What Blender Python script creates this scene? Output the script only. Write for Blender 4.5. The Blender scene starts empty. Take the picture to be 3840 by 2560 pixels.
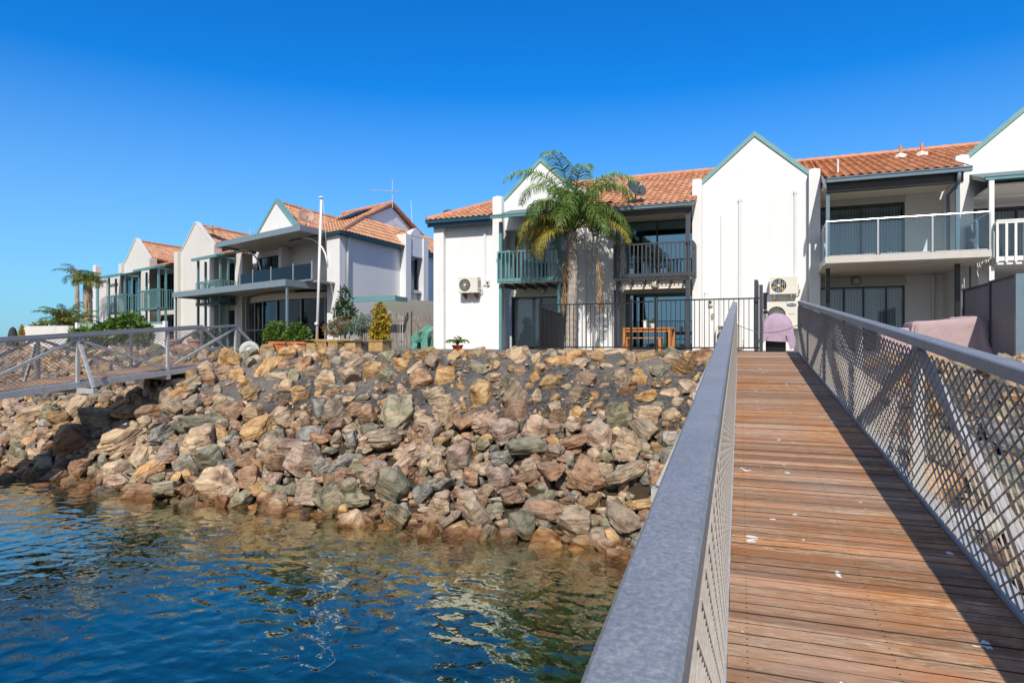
import bpy, bmesh, math, random
import numpy as np
from mathutils import Vector, Matrix, noise
random.seed(7); RNG = np.random.default_rng(11)
R = math.radians
SC = bpy.context.scene
COL = SC.collection
# ---------------------------------------------------------------- camera, sky, sun, exposure
# world axes: x runs along the house fronts, y inland, z up; z = 0 is the eye height of the camera
cd = bpy.data.cameras.new('camera'); cam = bpy.data.objects.new('camera', cd); COL.objects.link(cam)
cam.location = (0, 0, 0); cam.rotation_euler = (R(90), 0, R(21.93))
cd.lens = 22.5; cd.sensor_width = 36; cd.clip_start = .05; cd.clip_end = 6000
SC.camera = cam
SUN_EL, SUN_AZ = 43., 15.          # elevation; travel direction turned 13 deg to the left of +y
td = Vector((-math.sin(R(SUN_AZ)) * math.cos(R(SUN_EL)), math.cos(R(SUN_AZ)) * math.cos(R(SUN_EL)), -math.sin(R(SUN_EL))))
sd = bpy.data.lights.new('sun', 'SUN'); sd.energy = 5.0; sd.angle = R(.5); sd.color = (1, .93, .83)
sun = bpy.data.objects.new('sun', sd); COL.objects.link(sun); sun.location = (10, -20, 40)
sun.rotation_euler = td.to_track_quat('-Z', 'Y').to_euler()
W = bpy.data.worlds.new('World'); SC.world = W; W.use_nodes = True
wn = W.node_tree.nodes; wl = W.node_tree.links
sky = wn.new('ShaderNodeTexSky'); sky.sky_type = 'NISHITA'; sky.sun_disc = False
sky.sun_elevation = R(SUN_EL); sky.sun_rotation = R(180 - SUN_AZ)
sky.altitude = 0; sky.air_density = 1.0; sky.dust_density = .3; sky.ozone_density = 2.5
hs = wn.new('ShaderNodeHueSaturation'); hs.inputs['Saturation'].default_value = 1.35
wl.new(sky.outputs[0], hs.inputs['Color'])
tint = wn.new('ShaderNodeMix'); tint.data_type = 'RGBA'; tint.blend_type = 'MULTIPLY'; tint.inputs[0].default_value = 1
wl.new(hs.outputs[0], tint.inputs[6]); tint.inputs[7].default_value = (.18, 1.12, 1.62, 1)
wtc = wn.new('ShaderNodeTexCoord'); wsp = wn.new('ShaderNodeSeparateXYZ'); wl.new(wtc.outputs['Generated'], wsp.inputs[0])
wr = wn.new('ShaderNodeValToRGB'); wl.new(wsp.outputs[2], wr.inputs[0])   # air near the horizon: paler
wr.color_ramp.elements[0].position = 0; wr.color_ramp.elements[0].color = (.8, .8, .8, 1)
wr.color_ramp.elements[1].position = .36; wr.color_ramp.elements[1].color = (0, 0, 0, 1)
hz = wn.new('ShaderNodeMix'); hz.data_type = 'RGBA'; wl.new(wr.outputs[0], hz.inputs[0]); wl.new(tint.outputs[2], hz.inputs[6]); hz.inputs[7].default_value = (3.0, 4.6, 6.4, 1)
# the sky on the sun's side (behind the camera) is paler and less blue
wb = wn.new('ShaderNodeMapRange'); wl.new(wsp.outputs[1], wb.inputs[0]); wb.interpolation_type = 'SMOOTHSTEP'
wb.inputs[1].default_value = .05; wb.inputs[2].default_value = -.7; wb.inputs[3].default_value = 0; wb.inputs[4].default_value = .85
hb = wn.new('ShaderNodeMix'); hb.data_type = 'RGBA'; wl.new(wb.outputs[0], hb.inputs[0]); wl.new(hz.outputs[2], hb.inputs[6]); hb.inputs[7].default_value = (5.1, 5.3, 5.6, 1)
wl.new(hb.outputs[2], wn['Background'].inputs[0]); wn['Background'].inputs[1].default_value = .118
SC.view_settings.view_transform = 'Standard'; SC.view_settings.look = 'None'
SC.view_settings.exposure = 0.0; SC.view_settings.gamma = 1
SC.cycles.use_denoising = True
SC.cycles.max_bounces = 8; SC.cycles.transparent_max_bounces = 24; SC.cycles.transmission_bounces = 4
SC.cycles.caustics_reflective = False; SC.cycles.caustics_refractive = False

GZ = -.3          # land level at the houses
WZ = -3.2         # water level

# ---------------------------------------------------------------- materials
def mat(name, rough=.7, metal=0., spec=.5):
    m = bpy.data.materials.new(name); m.use_nodes = True
    b = m.node_tree.nodes['Principled BSDF']
    b.inputs['Roughness'].default_value = rough; b.inputs['Metallic'].default_value = metal
    b.inputs['Specular IOR Level'].default_value = spec
    return m, m.node_tree.nodes, m.node_tree.links, b
def N(nt, t, **kw):
    n = nt.new(t)
    for k, v in kw.items(): setattr(n, k, v)
    return n
def coords(nt, lk, kind='Object', scale=(1, 1, 1), rot=(0, 0, 0)):
    tc = N(nt, 'ShaderNodeTexCoord'); mp = N(nt, 'ShaderNodeMapping')
    mp.inputs['Scale'].default_value = scale; mp.inputs['Rotation'].default_value = rot
    lk.new(tc.outputs[kind], mp.inputs[0]); return mp.outputs[0]
def noise_n(nt, lk, vec, scale, detail=4, rough=.55, dist=0.):
    n = N(nt, 'ShaderNodeTexNoise'); n.inputs['Scale'].default_value = scale
    n.inputs['Detail'].default_value = detail; n.inputs['Roughness'].default_value = rough
    n.inputs['Distortion'].default_value = dist
    if vec is not None: lk.new(vec, n.inputs['Vector'])
    return n
def ramp(nt, lk, fac, stops):
    r = N(nt, 'ShaderNodeValToRGB'); e = r.color_ramp.elements
    while len(e) < len(stops): e.new(.5)
    for i, (p, c) in enumerate(stops): e[i].position = p; e[i].color = (*c[:3], 1)
    lk.new(fac, r.inputs[0]); return r
def mixc(nt, lk, fac, a, b, mode='MIX'):
    m = N(nt, 'ShaderNodeMix', data_type='RGBA', blend_type=mode)
    for s, v in ((m.inputs[0], fac), (m.inputs[6], a), (m.inputs[7], b)):
        if hasattr(v, 'is_output'): lk.new(v, s)
        elif isinstance(v, (int, float)): s.default_value = v
        else: s.default_value = (*v[:3], 1)
    return m.outputs[2]
def bump(nt, lk, b, h, strength=.3, dist=.02):
    n = N(nt, 'ShaderNodeBump'); n.inputs['Strength'].default_value = strength; n.inputs['Distance'].default_value = dist
    lk.new(h, n.inputs['Height']); lk.new(n.outputs[0], b.inputs['Normal']); return n
def painted(name, col, rough=.5, metal=0., var=.12, nscale=3., bstr=.05, spec=.4, grime=None, bscale=60, bdist=.01):
    m, nt, lk, b = mat(name, rough, metal, spec)
    v = coords(nt, lk)
    n = noise_n(nt, lk, v, nscale, 6, .65)
    d = tuple(c * (1 - var) for c in col); l = tuple(min(1, c * (1 + var * .7)) for c in col)
    r = ramp(nt, lk, n.outputs[0], [(.3, d), (.7, l)]); out = r.outputs[0]
    if grime:
        v2 = coords(nt, lk, scale=(1.4, 1.4, .12)); n2 = noise_n(nt, lk, v2, 2.2, 8, .7)
        g = ramp(nt, lk, n2.outputs[0], [(.56, (0, 0, 0)), (.8, (1, 1, 1))])
        mm = N(nt, 'ShaderNodeMath', operation='MULTIPLY'); lk.new(g.outputs[0], mm.inputs[0]); mm.inputs[1].default_value = .75
        out = mixc(nt, lk, mm.outputs[0], out, grime)
    lk.new(out, b.inputs['Base Color'])
    n3 = noise_n(nt, lk, v, bscale, 3, .5, 1.5 if bscale < 20 else 0); bump(nt, lk, b, n3.outputs[0], bstr, bdist)
    return m
M = {}
M['white_wall'] = painted('white_render', (.735, .742, .75), .85, var=.03, nscale=1.2, bstr=.25, grime=(.60, .59, .56))
M['cream_wall'] = painted('cream_render', (.65, .63, .595), .85, var=.04, nscale=1.2, bstr=.25, grime=(.44, .42, .38))
M['soffit'] = painted('cream_boards', (.64, .59, .52), .7, var=.05)
M['board'] = painted('grey_boards', (.52, .52, .48), .6, var=.06)
M['teal'] = painted('teal_paint', (.12, .265, .285), .45, var=.12)
M['teal_pale'] = painted('pale_teal_paint', (.16, .33, .33), .5, var=.12)
M['teal_dark'] = painted('dark_teal_paint', (.012, .07, .085), .35, var=.1)
M['gutter_blue'] = painted('blue_gutter_paint', (.02, .075, .13), .35, var=.1)
M['gutter_grey'] = painted('slate_gutter_paint', (.13, .19, .24), .35, var=.1)
M['charcoal'] = painted('charcoal_paint', (.05, .056, .072), .42, var=.15)
M['black'] = painted('black_powdercoat', (.01, .011, .014), .35, var=.1)
M['canopy'] = painted('blue_grey_steel', (.25, .30, .33), .4, .3, var=.1)
M['galv'] = painted('galvanised_steel', (.47, .475, .475), .45, .2, var=.2, nscale=9, bstr=.08)
M['alu'] = painted('brushed_aluminium', (.55, .57, .6), .3, .8, var=.05)
M['white_metal'] = painted('white_metal', (.75, .75, .73), .4, var=.05)
M['pipe'] = painted('white_plastic_pipe', (.66, .67, .68), .5, var=.04)
M['frame'] = painted('dark_window_frame', (.02, .022, .026), .35, var=.1)
M['frame_teal'] = painted('teal_window_frame', (.02, .06, .07), .35, var=.1)
M['rust'] = painted('rusted_steel', (.20, .07, .02), .9, var=.5, nscale=20)
M['ac'] = painted('ivory_plastic', (.66, .64, .57), .5, var=.05)
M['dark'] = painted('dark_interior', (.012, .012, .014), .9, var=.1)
M['slab'] = painted('tiled_slab', (.52, .50, .46), .6, var=.05)
M['terracotta'] = painted('terracotta_plastic', (.62, .22, .10), .5, var=.12)
M['redpot'] = painted('red_pot', (.38, .05, .02), .5, var=.12)
M['sandstone'] = painted('sandstone', (.42, .29, .14), .9, var=.35, nscale=8, bstr=.5)
M['planter'] = painted('weathered_planter', (.40, .26, .11), .85, var=.4, nscale=8, bstr=.3)
M['greenplastic'] = painted('green_plastic', (.12, .34, .27), .4, var=.12)
M['tablewood'] = painted('oiled_timber', (.50, .19, .045), .5, var=.2, nscale=12)
M['flag'] = painted('white_pole_paint', (.78, .78, .78), .35, var=.04)
M['mauve'] = painted('faded_mauve_canvas', (.38, .28, .37), .85, var=.16, nscale=5, bstr=.4, bscale=2.5, bdist=.06)
M['pinkcloth'] = painted('faded_pink_canvas', (.42, .31, .32), .85, var=.1, nscale=2, bstr=.4, bscale=1.5, bdist=.10)
M['creamreel'] = painted('cream_plastic', (.55, .53, .47), .5, var=.08)
M['colorbond'] = painted('taupe_sheet_steel', (.22, .19, .18), .5, var=.05)
M['sail'] = painted('shade_sail', (.40, .40, .35), .8, var=.06)
M['blinds'] = painted('vertical_blinds', (.76, .79, .80), .8, var=.05)
M['curtain'] = painted('pale_curtain', (.72, .72, .68), .85, var=.08)
M['chain'] = painted('rusty_chain', (.25, .2, .16), .5, .5, var=.4, nscale=30)
M['fanblue'] = painted('fan_blue', (.06, .14, .24), .5, var=.2)
M['fanorange'] = painted('fan_orange', (.5, .25, .05), .5, var=.3)
M['navy'] = painted('navy_badge', (.01, .02, .10), .4, var=.05)
M['dish_grey'] = painted('dark_dish', (.045, .06, .07), .7, .0, var=.15)
M['dish_rust'] = painted('rusted_dish', (.42, .26, .2), .6, .2, var=.45, nscale=3)
M['umbrella'] = painted('dark_umbrella_cloth', (.03, .035, .04), .8, var=.1)
M['mesh'] = painted('expanded_mesh_steel', (.34, .31, .275), .5, .15, var=.2, nscale=30)
M['deck_edge'] = painted('dark_deck_edges', (.07, .035, .018), .9, var=.4, nscale=9)  # plank sides coloured darker than the tops, so the gaps read as lines
M['downlight'] = painted('opal_glass_lamp', (.5, .48, .38), .3, var=.05)
M['canopy_under'] = painted('canopy_soffit', (.30, .28, .25), .6, var=.05)
M['pottery'] = painted('pink_terracotta', (.5, .26, .19), .8, var=.15)

def glass_mat(name, tint, refl, ior=1.5, tr=.6, gc=(.85, .93, 1)):
    m = bpy.data.materials.new(name); m.use_nodes = True; nt = m.node_tree.nodes; lk = m.node_tree.links
    nt.remove(nt['Principled BSDF']); out = nt['Material Output']
    t = N(nt, 'ShaderNodeBsdfTransparent'); t.inputs[0].default_value = (*[c * tr for c in tint], 1)
    g = N(nt, 'ShaderNodeBsdfGlossy'); g.inputs['Roughness'].default_value = .03; g.inputs[0].default_value = (*gc, 1)
    f = N(nt, 'ShaderNodeFresnel'); f.inputs[0].default_value = ior
    a = N(nt, 'ShaderNodeMath', operation='ADD', use_clamp=True); lk.new(f.outputs[0], a.inputs[0]); a.inputs[1].default_value = refl
    nz = noise_n(nt, lk, coords(nt, lk), .8, 2); bp = N(nt, 'ShaderNodeBump'); bp.inputs['Strength'].default_value = .04
    lk.new(nz.outputs[0], bp.inputs['Height']); lk.new(bp.outputs[0], g.inputs['Normal'])
    x = N(nt, 'ShaderNodeMixShader'); lk.new(a.outputs[0], x.inputs[0]); lk.new(t.outputs[0], x.inputs[1]); lk.new(g.outputs[0], x.inputs[2])
    lk.new(x.outputs[0], out.inputs[0]); return m
M['glass'] = glass_mat('window_glass', (.75, .88, .95), .05, tr=.88)
M['glass_blue'] = glass_mat('tinted_blue_glass', (.30, .5, .6), .42, tr=.5, gc=(.36, .66, .85))
M['glass_navy'] = glass_mat('dark_blue_glass', (.08, .14, .34), .0, tr=.35)
M['glass_clear'] = glass_mat('clear_balcony_glass', (.84, .94, .96), .02, tr=1.)

# roof tiles (uv in metres)
def tile_mat():
    m, nt, lk, b = mat('terracotta_roof_tiles', .75)
    v = coords(nt, lk, 'UV', scale=(1 / .24, 1 / .34, 1))
    fl = N(nt, 'ShaderNodeVectorMath', operation='FLOOR'); lk.new(v, fl.inputs[0])
    wn_ = N(nt, 'ShaderNodeTexWhiteNoise', noise_dimensions='3D'); lk.new(fl.outputs[0], wn_.inputs[0])
    r = ramp(nt, lk, wn_.outputs[0], [(0, (.46, .22, .115)), (.5, (.56, .295, .165)), (1, (.65, .37, .225))])
    n = noise_n(nt, lk, coords(nt, lk, 'UV'), .7, 6, .7)
    g = ramp(nt, lk, n.outputs[0], [(.5, (0, 0, 0)), (.8, (.35, .35, .35))])
    c = mixc(nt, lk, g.outputs[0], r.outputs[0], (.42, .26, .18)); lk.new(c, b.inputs['Base Color'])
    n2 = noise_n(nt, lk, coords(nt, lk, 'UV'), 40, 3); bump(nt, lk, b, n2.outputs[0], .2, .01); return m
M['tile'] = tile_mat()
M['ridge'] = painted('ridge_tile', (.52, .25, .15), .75, var=.25, nscale=4)

# decking (uv: x across, y along)
def deck_mat():
    m, nt, lk, b = mat('weathered_decking', .8, spec=.25)
    v = coords(nt, lk, 'UV', scale=(1, 1 / .092, 1))
    fl = N(nt, 'ShaderNodeVectorMath', operation='FLOOR'); lk.new(v, fl.inputs[0])
    sx = N(nt, 'ShaderNodeSeparateXYZ'); lk.new(fl.outputs[0], sx.inputs[0])
    w1 = N(nt, 'ShaderNodeTexWhiteNoise', noise_dimensions='1D'); lk.new(sx.outputs[1], w1.inputs['W'])
    off = N(nt, 'ShaderNodeVectorMath', operation='SCALE'); lk.new(w1.outputs[1], off.inputs[0]); off.inputs[3].default_value = 40
    uv = coords(nt, lk, 'UV', scale=(1, 1, 1))
    ad = N(nt, 'ShaderNodeVectorMath', operation='ADD'); lk.new(uv, ad.inputs[0]); lk.new(off.outputs[0], ad.inputs[1])
    mp = N(nt, 'ShaderNodeMapping'); mp.inputs['Scale'].default_value = (6.0, 42, 1); lk.new(ad.outputs[0], mp.inputs[0])
    gr = noise_n(nt, lk, mp.outputs[0], 1.6, 8, .75, .6)
    base = ramp(nt, lk, gr.outputs[0], [(.32, (.05, .024, .013)), (.43, (.24, .125, .055)), (.53, (.47, .285, .14)), (.67, (.74, .58, .40))])
    mp2 = N(nt, 'ShaderNodeMapping'); mp2.inputs['Scale'].default_value = (1.2, 3.2, 1); lk.new(ad.outputs[0], mp2.inputs[0])
    n2 = noise_n(nt, lk, mp2.outputs[0], 1.6, 6, .6)
    o = ramp(nt, lk, n2.outputs[0], [(.36, (0, 0, 0)), (.62, (.85, .85, .85))])
    c = mixc(nt, lk, o.outputs[0], base.outputs[0], (.46, .17, .045))
    n3 = noise_n(nt, lk, uv, .55, 5, .6)
    g2 = ramp(nt, lk, n3.outputs[0], [(.38, (0, 0, 0)), (.62, (.5, .5, .5))])
    c = mixc(nt, lk, g2.outputs[0], c, (.40, .34, .29))
    w2 = ramp(nt, lk, w1.outputs[0], [(0, (.55, .55, .56)), (1, (1.2, 1.2, 1.2))])
    c = mixc(nt, lk, 1., c, w2.outputs[0], 'MULTIPLY')
    # bird droppings: a few white splats
    vo = N(nt, 'ShaderNodeTexVoronoi'); vo.inputs['Scale'].default_value = 8
    nd = noise_n(nt, lk, uv, 9, 3); ds = mixc(nt, lk, .15, uv, nd.outputs[1]); lk.new(ds, vo.inputs['Vector'])
    lt = N(nt, 'ShaderNodeMath', operation='LESS_THAN'); lk.new(vo.outputs['Distance'], lt.inputs[0])
    sz = N(nt, 'ShaderNodeSeparateColor'); lk.new(vo.outputs['Color'], sz.inputs[0])
    mu = N(nt, 'ShaderNodeMath', operation='MULTIPLY_ADD', use_clamp=True); lk.new(sz.outputs[0], mu.inputs[0]); mu.inputs[1].default_value = .6; mu.inputs[2].default_value = -.40
    lk.new(mu.outputs[0], lt.inputs[1])
    c = mixc(nt, lk, lt.outputs[0], c, (.72, .71, .68))
    # countersunk screw heads: two rows
    su = N(nt, 'ShaderNodeSeparateXYZ'); lk.new(uv, su.inputs[0])
    fy = N(nt, 'ShaderNodeMath', operation='PINGPONG'); lk.new(su.outputs[1], fy.inputs[0]); fy.inputs[1].default_value = .023
    fy2 = N(nt, 'ShaderNodeMath', operation='SUBTRACT'); lk.new(fy.outputs[0], fy2.inputs[0]); fy2.inputs[1].default_value = .020
    fy3 = N(nt, 'ShaderNodeMath', operation='MAXIMUM'); lk.new(fy2.outputs[0], fy3.inputs[0]); fy3.inputs[1].default_value = 0
    d1 = N(nt, 'ShaderNodeMath', operation='SUBTRACT'); lk.new(su.outputs[0], d1.inputs[0]); d1.inputs[1].default_value = .30
    d2 = N(nt, 'ShaderNodeMath', operation='ABSOLUTE'); lk.new(d1.outputs[0], d2.inputs[0])
    d3 = N(nt, 'ShaderNodeMath', operation='SUBTRACT'); lk.new(d2.outputs[0], d3.inputs[0]); d3.inputs[1].default_value = .272
    d4 = N(nt, 'ShaderNodeMath', operation='ABSOLUTE'); lk.new(d3.outputs[0], d4.inputs[0])
    sc_ = N(nt, 'ShaderNodeMath', operation='LESS_THAN'); lk.new(d4.outputs[0], sc_.inputs[0]); sc_.inputs[1].default_value = .0045
    sg_ = N(nt, 'ShaderNodeMath', operation='GREATER_THAN'); lk.new(fy2.outputs[0], sg_.inputs[0]); sg_.inputs[1].default_value = 0
    sm_ = N(nt, 'ShaderNodeMath', operation='MULTIPLY'); lk.new(sc_.outputs[0], sm_.inputs[0]); lk.new(sg_.outputs[0], sm_.inputs[1])
    c = mixc(nt, lk, sm_.outputs[0], c, (.02, .015, .012)); lk.new(c, b.inputs['Base Color'])
    bump(nt, lk, b, gr.outputs[0], .5, .006); return m
M['deck'] = deck_mat()
# handrail steel with droppings and mottling
def rail_mat():
    m, nt, lk, b = mat('weathered_galvanised_rail', .42, .3)
    v = coords(nt, lk)
    n = noise_n(nt, lk, v, 110, 4, .7); n1 = noise_n(nt, lk, v, 5, 5, .65)
    r = ramp(nt, lk, n.outputs[0], [(.3, (.19, .21, .225)), (.52, (.275, .29, .30)), (.72, (.40, .40, .395))])
    r1 = ramp(nt, lk, n1.outputs[0], [(.35, (.88, .88, .89)), (.7, (1.08, 1.07, 1.05))])
    c = mixc(nt, lk, 1., r.outputs[0], r1.outputs[0], 'MULTIPLY')
    vo = N(nt, 'ShaderNodeTexVoronoi'); vo.inputs['Scale'].default_value = 3.4
    nd = noise_n(nt, lk, v, 14, 3); ds = mixc(nt, lk, .12, v, nd.outputs[1]); lk.new(ds, vo.inputs['Vector'])
    lt = N(nt, 'ShaderNodeMath', operation='LESS_THAN'); lk.new(vo.outputs['Distance'], lt.inputs[0])
    sz = N(nt, 'ShaderNodeSeparateColor'); lk.new(vo.outputs['Color'], sz.inputs[0])
    mu = N(nt, 'ShaderNodeMath', operation='MULTIPLY_ADD', use_clamp=True); lk.new(sz.outputs[0], mu.inputs[0]); mu.inputs[1].default_value = .34; mu.inputs[2].default_value = -.19
    lk.new(mu.outputs[0], lt.inputs[1])
    c = mixc(nt, lk, lt.outputs[0], c, (.75, .75, .73)); lk.new(c, b.inputs['Base Color'])
    rr = ramp(nt, lk, n.outputs[0], [(.3, (.36, .36, .36)), (.7, (.58, .58, .58))]); lk.new(rr.outputs[0], b.inputs['Roughness'])
    bump(nt, lk, b, n.outputs[0], .1, .003); return m
M['rail'] = rail_mat()
def timber_mat(name, c0, c1, c2):
    m, nt, lk, b = mat(name, .85)
    n = noise_n(nt, lk, coords(nt, lk, scale=(14, 14, .9)), 2, 8, .7)
    r = ramp(nt, lk, n.outputs[0], [(.3, c0), (.52, c1), (.75, c2)]); lk.new(r.outputs[0], b.inputs['Base Color'])
    bump(nt, lk, b, n.outputs[0], .5, .01); return m
M['paling'] = timber_mat('grey_paling_timber', (.05, .045, .04), (.22, .20, .18), (.42, .40, .37))
M['trunk'] = timber_mat('palm_trunk_bark', (.12, .09, .07), (.36, .31, .27), (.56, .50, .45))
def rock_mat(name, cols):
    m, nt, lk, b = mat(name, .85, spec=.3)
    oi = N(nt, 'ShaderNodeObjectInfo'); geo = N(nt, 'ShaderNodeNewGeometry')
    tc = N(nt, 'ShaderNodeTexCoord'); at = N(nt, 'ShaderNodeAttribute'); at.attribute_name = 'rid'
    # rid: per rock number on merged meshes (0 on single rocks)
    sm = N(nt, 'ShaderNodeMath', operation='ADD'); lk.new(oi.outputs['Random'], sm.inputs[0]); lk.new(at.outputs['Fac'], sm.inputs[1])
    cb = N(nt, 'ShaderNodeCombineXYZ'); m37 = N(nt, 'ShaderNodeMath', operation='MULTIPLY'); lk.new(sm.outputs[0], m37.inputs[0]); m37.inputs[1].default_value = 37.
    for i in range(3): lk.new(m37.outputs[0], cb.inputs[i])
    ad = N(nt, 'ShaderNodeVectorMath', operation='ADD'); lk.new(tc.outputs['Object'], ad.inputs[0]); lk.new(cb.outputs[0], ad.inputs[1])
    n1 = noise_n(nt, lk, ad.outputs[0], 2.2, 8, .68, .8)
    mp = N(nt, 'ShaderNodeMapping'); mp.inputs['Scale'].default_value = (1.2, 2.0, 9); mp.inputs['Rotation'].default_value = (.35, .5, 0); lk.new(ad.outputs[0], mp.inputs[0])
    n2 = noise_n(nt, lk, mp.outputs[0], 1.5, 7, .7, .5)
    r = ramp(nt, lk, n1.outputs[0], [(.32, cols[0]), (.45, cols[1]), (.56, cols[2]), (.68, cols[3])])
    s = ramp(nt, lk, n2.outputs[0], [(.35, (.26, .24, .23)), (.45, (.86, .86, .86)), (.64, (1.42, 1.38, 1.34))])
    c = mixc(nt, lk, .85, r.outputs[0], s.outputs[0], 'MULTIPLY')
    w = N(nt, 'ShaderNodeTexWhiteNoise', noise_dimensions='1D'); lk.new(m37.outputs[0], w.inputs['W'])
    wv = ramp(nt, lk, w.outputs[0], [(0, (.72, .74, .78)), (.5, (1, 1, 1)), (1, (1.22, 1.16, 1.08))])
    c = mixc(nt, lk, 1., c, wv.outputs[0], 'MULTIPLY')
    # wet, weed-stained tide band
    px = N(nt, 'ShaderNodeSeparateXYZ'); lk.new(geo.outputs['Position'], px.inputs[0])
    nn = noise_n(nt, lk, geo.outputs['Position'], 2.5, 3); ma = N(nt, 'ShaderNodeMath', operation='MULTIPLY_ADD'); lk.new(nn.outputs[0], ma.inputs[0]); ma.inputs[1].default_value = -.35; lk.new(px.outputs[2], ma.inputs[2])
    mr = N(nt, 'ShaderNodeMapRange'); lk.new(ma.outputs[0], mr.inputs[0])
    mr.inputs[1].default_value = WZ + .02; mr.inputs[2].default_value = WZ - .12
    c2 = mixc(nt, lk, 1., c, (.52, .39, .25), 'MULTIPLY')
    ms_ = N(nt, 'ShaderNodeMapRange'); lk.new(px.outputs[2], ms_.inputs[0]); ms_.inputs[1].default_value = WZ - .1; ms_.inputs[2].default_value = WZ - .5
    ac_ = mixc(nt, lk, 1., c, (1.0, .85, .5), 'MULTIPLY'); c2 = mixc(nt, lk, ms_.outputs[0], c2, ac_)
    c = mixc(nt, lk, mr.outputs[0], c, c2); lk.new(c, b.inputs['Base Color'])
    rr = N(nt, 'ShaderNodeMapRange'); lk.new(mr.outputs[0], rr.inputs[0]); rr.inputs[3].default_value = .85; rr.inputs[4].default_value = .22; lk.new(rr.outputs[0], b.inputs['Roughness'])
    n3 = noise_n(nt, lk, ad.outputs[0], 9, 8, .7)
    h = mixc(nt, lk, .5, n2.outputs[0], n3.outputs[0]); bump(nt, lk, b, h, 1., .07); return m
ROCKS = {
 'ochre': [(.17, .085, .035), (.36, .215, .095), (.46, .31, .155), (.27, .23, .16)],
 'tan': [(.15, .10, .065), (.34, .25, .165), (.46, .36, .25), (.27, .22, .17)],
 'pink': [(.15, .09, .06), (.31, .215, .155), (.44, .34, .265), (.26, .21, .16)],
 'grey': [(.08, .075, .062), (.19, .18, .15), (.34, .325, .285), (.22, .175, .125)],
 'olive': [(.08, .075, .05), (.18, .17, .115), (.29, .27, .195), (.32, .22, .11)],
 'rust': [(.10, .05, .028), (.245, .145, .085), (.35, .23, .15), (.19, .15, .11)],
}
for k, c in ROCKS.items(): M['rock_' + k] = rock_mat(k + '_rock', c)
def ground_mats():
    m, nt, lk, b = mat('rough_grey_mortar', .95, spec=.2)
    v = coords(nt, lk); n = noise_n(nt, lk, v, .35, 4); n2 = noise_n(nt, lk, v, 9, 9, .78, .5)
    r = ramp(nt, lk, n2.outputs[0], [(.36, (.035, .033, .033)), (.5, (.13, .124, .12)), (.66, (.27, .255, .24))])
    r2 = ramp(nt, lk, n.outputs[0], [(.42, (0, 0, 0)), (.62, (.8, .8, .8))])
    c = mixc(nt, lk, r2.outputs[0], r.outputs[0], (.36, .32, .28))
    # dark silt between the loose rocks low down
    sp = N(nt, 'ShaderNodeSeparateXYZ'); lk.new(v, sp.inputs[0]); mr = N(nt, 'ShaderNodeMapRange'); lk.new(sp.outputs[2], mr.inputs[0])
    mr.inputs[1].default_value = -1.5; mr.inputs[2].default_value = -1.9
    c = mixc(nt, lk, mr.outputs[0], c, (.10, .075, .05))
    al = ramp(nt, lk, noise_n(nt, lk, v, .9, 5, .6).outputs[0], [(.40, (.50, .36, .15)), (.52, (.36, .33, .11)), (.62, (.16, .30, .05))])
    mu_ = N(nt, 'ShaderNodeMapRange'); lk.new(sp.outputs[2], mu_.inputs[0]); mu_.inputs[1].default_value = WZ + .1; mu_.inputs[2].default_value = WZ - .1
    c = mixc(nt, lk, mu_.outputs[0], c, al.outputs[0]); lk.new(c, b.inputs['Base Color'])
    bump(nt, lk, b, n2.outputs[0], 1., .16); M['mortar'] = m
    m, nt, lk, b = mat('sandy_ground', .95, spec=.2)
    v = coords(nt, lk); n2 = noise_n(nt, lk, v, 4, 8, .7)
    r = ramp(nt, lk, n2.outputs[0], [(.3, (.10, .09, .075)), (.6, (.22, .20, .17)), (.8, (.32, .29, .25))]); lk.new(r.outputs[0], b.inputs['Base Color'])
    bump(nt, lk, b, n2.outputs[0], .5, .04); M['ground'] = m
    m, nt, lk, b = mat('sea_floor', .95, spec=.1)
    v = coords(nt, lk); n2 = noise_n(nt, lk, v, 1.3, 6, .65)
    r = ramp(nt, lk, n2.outputs[0], [(.38, (.16, .14, .07)), (.5, (.08, .15, .03)), (.64, (.30, .26, .16))]); lk.new(r.outputs[0], b.inputs['Base Color'])
    M['seafloor'] = m
ground_mats()
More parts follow.
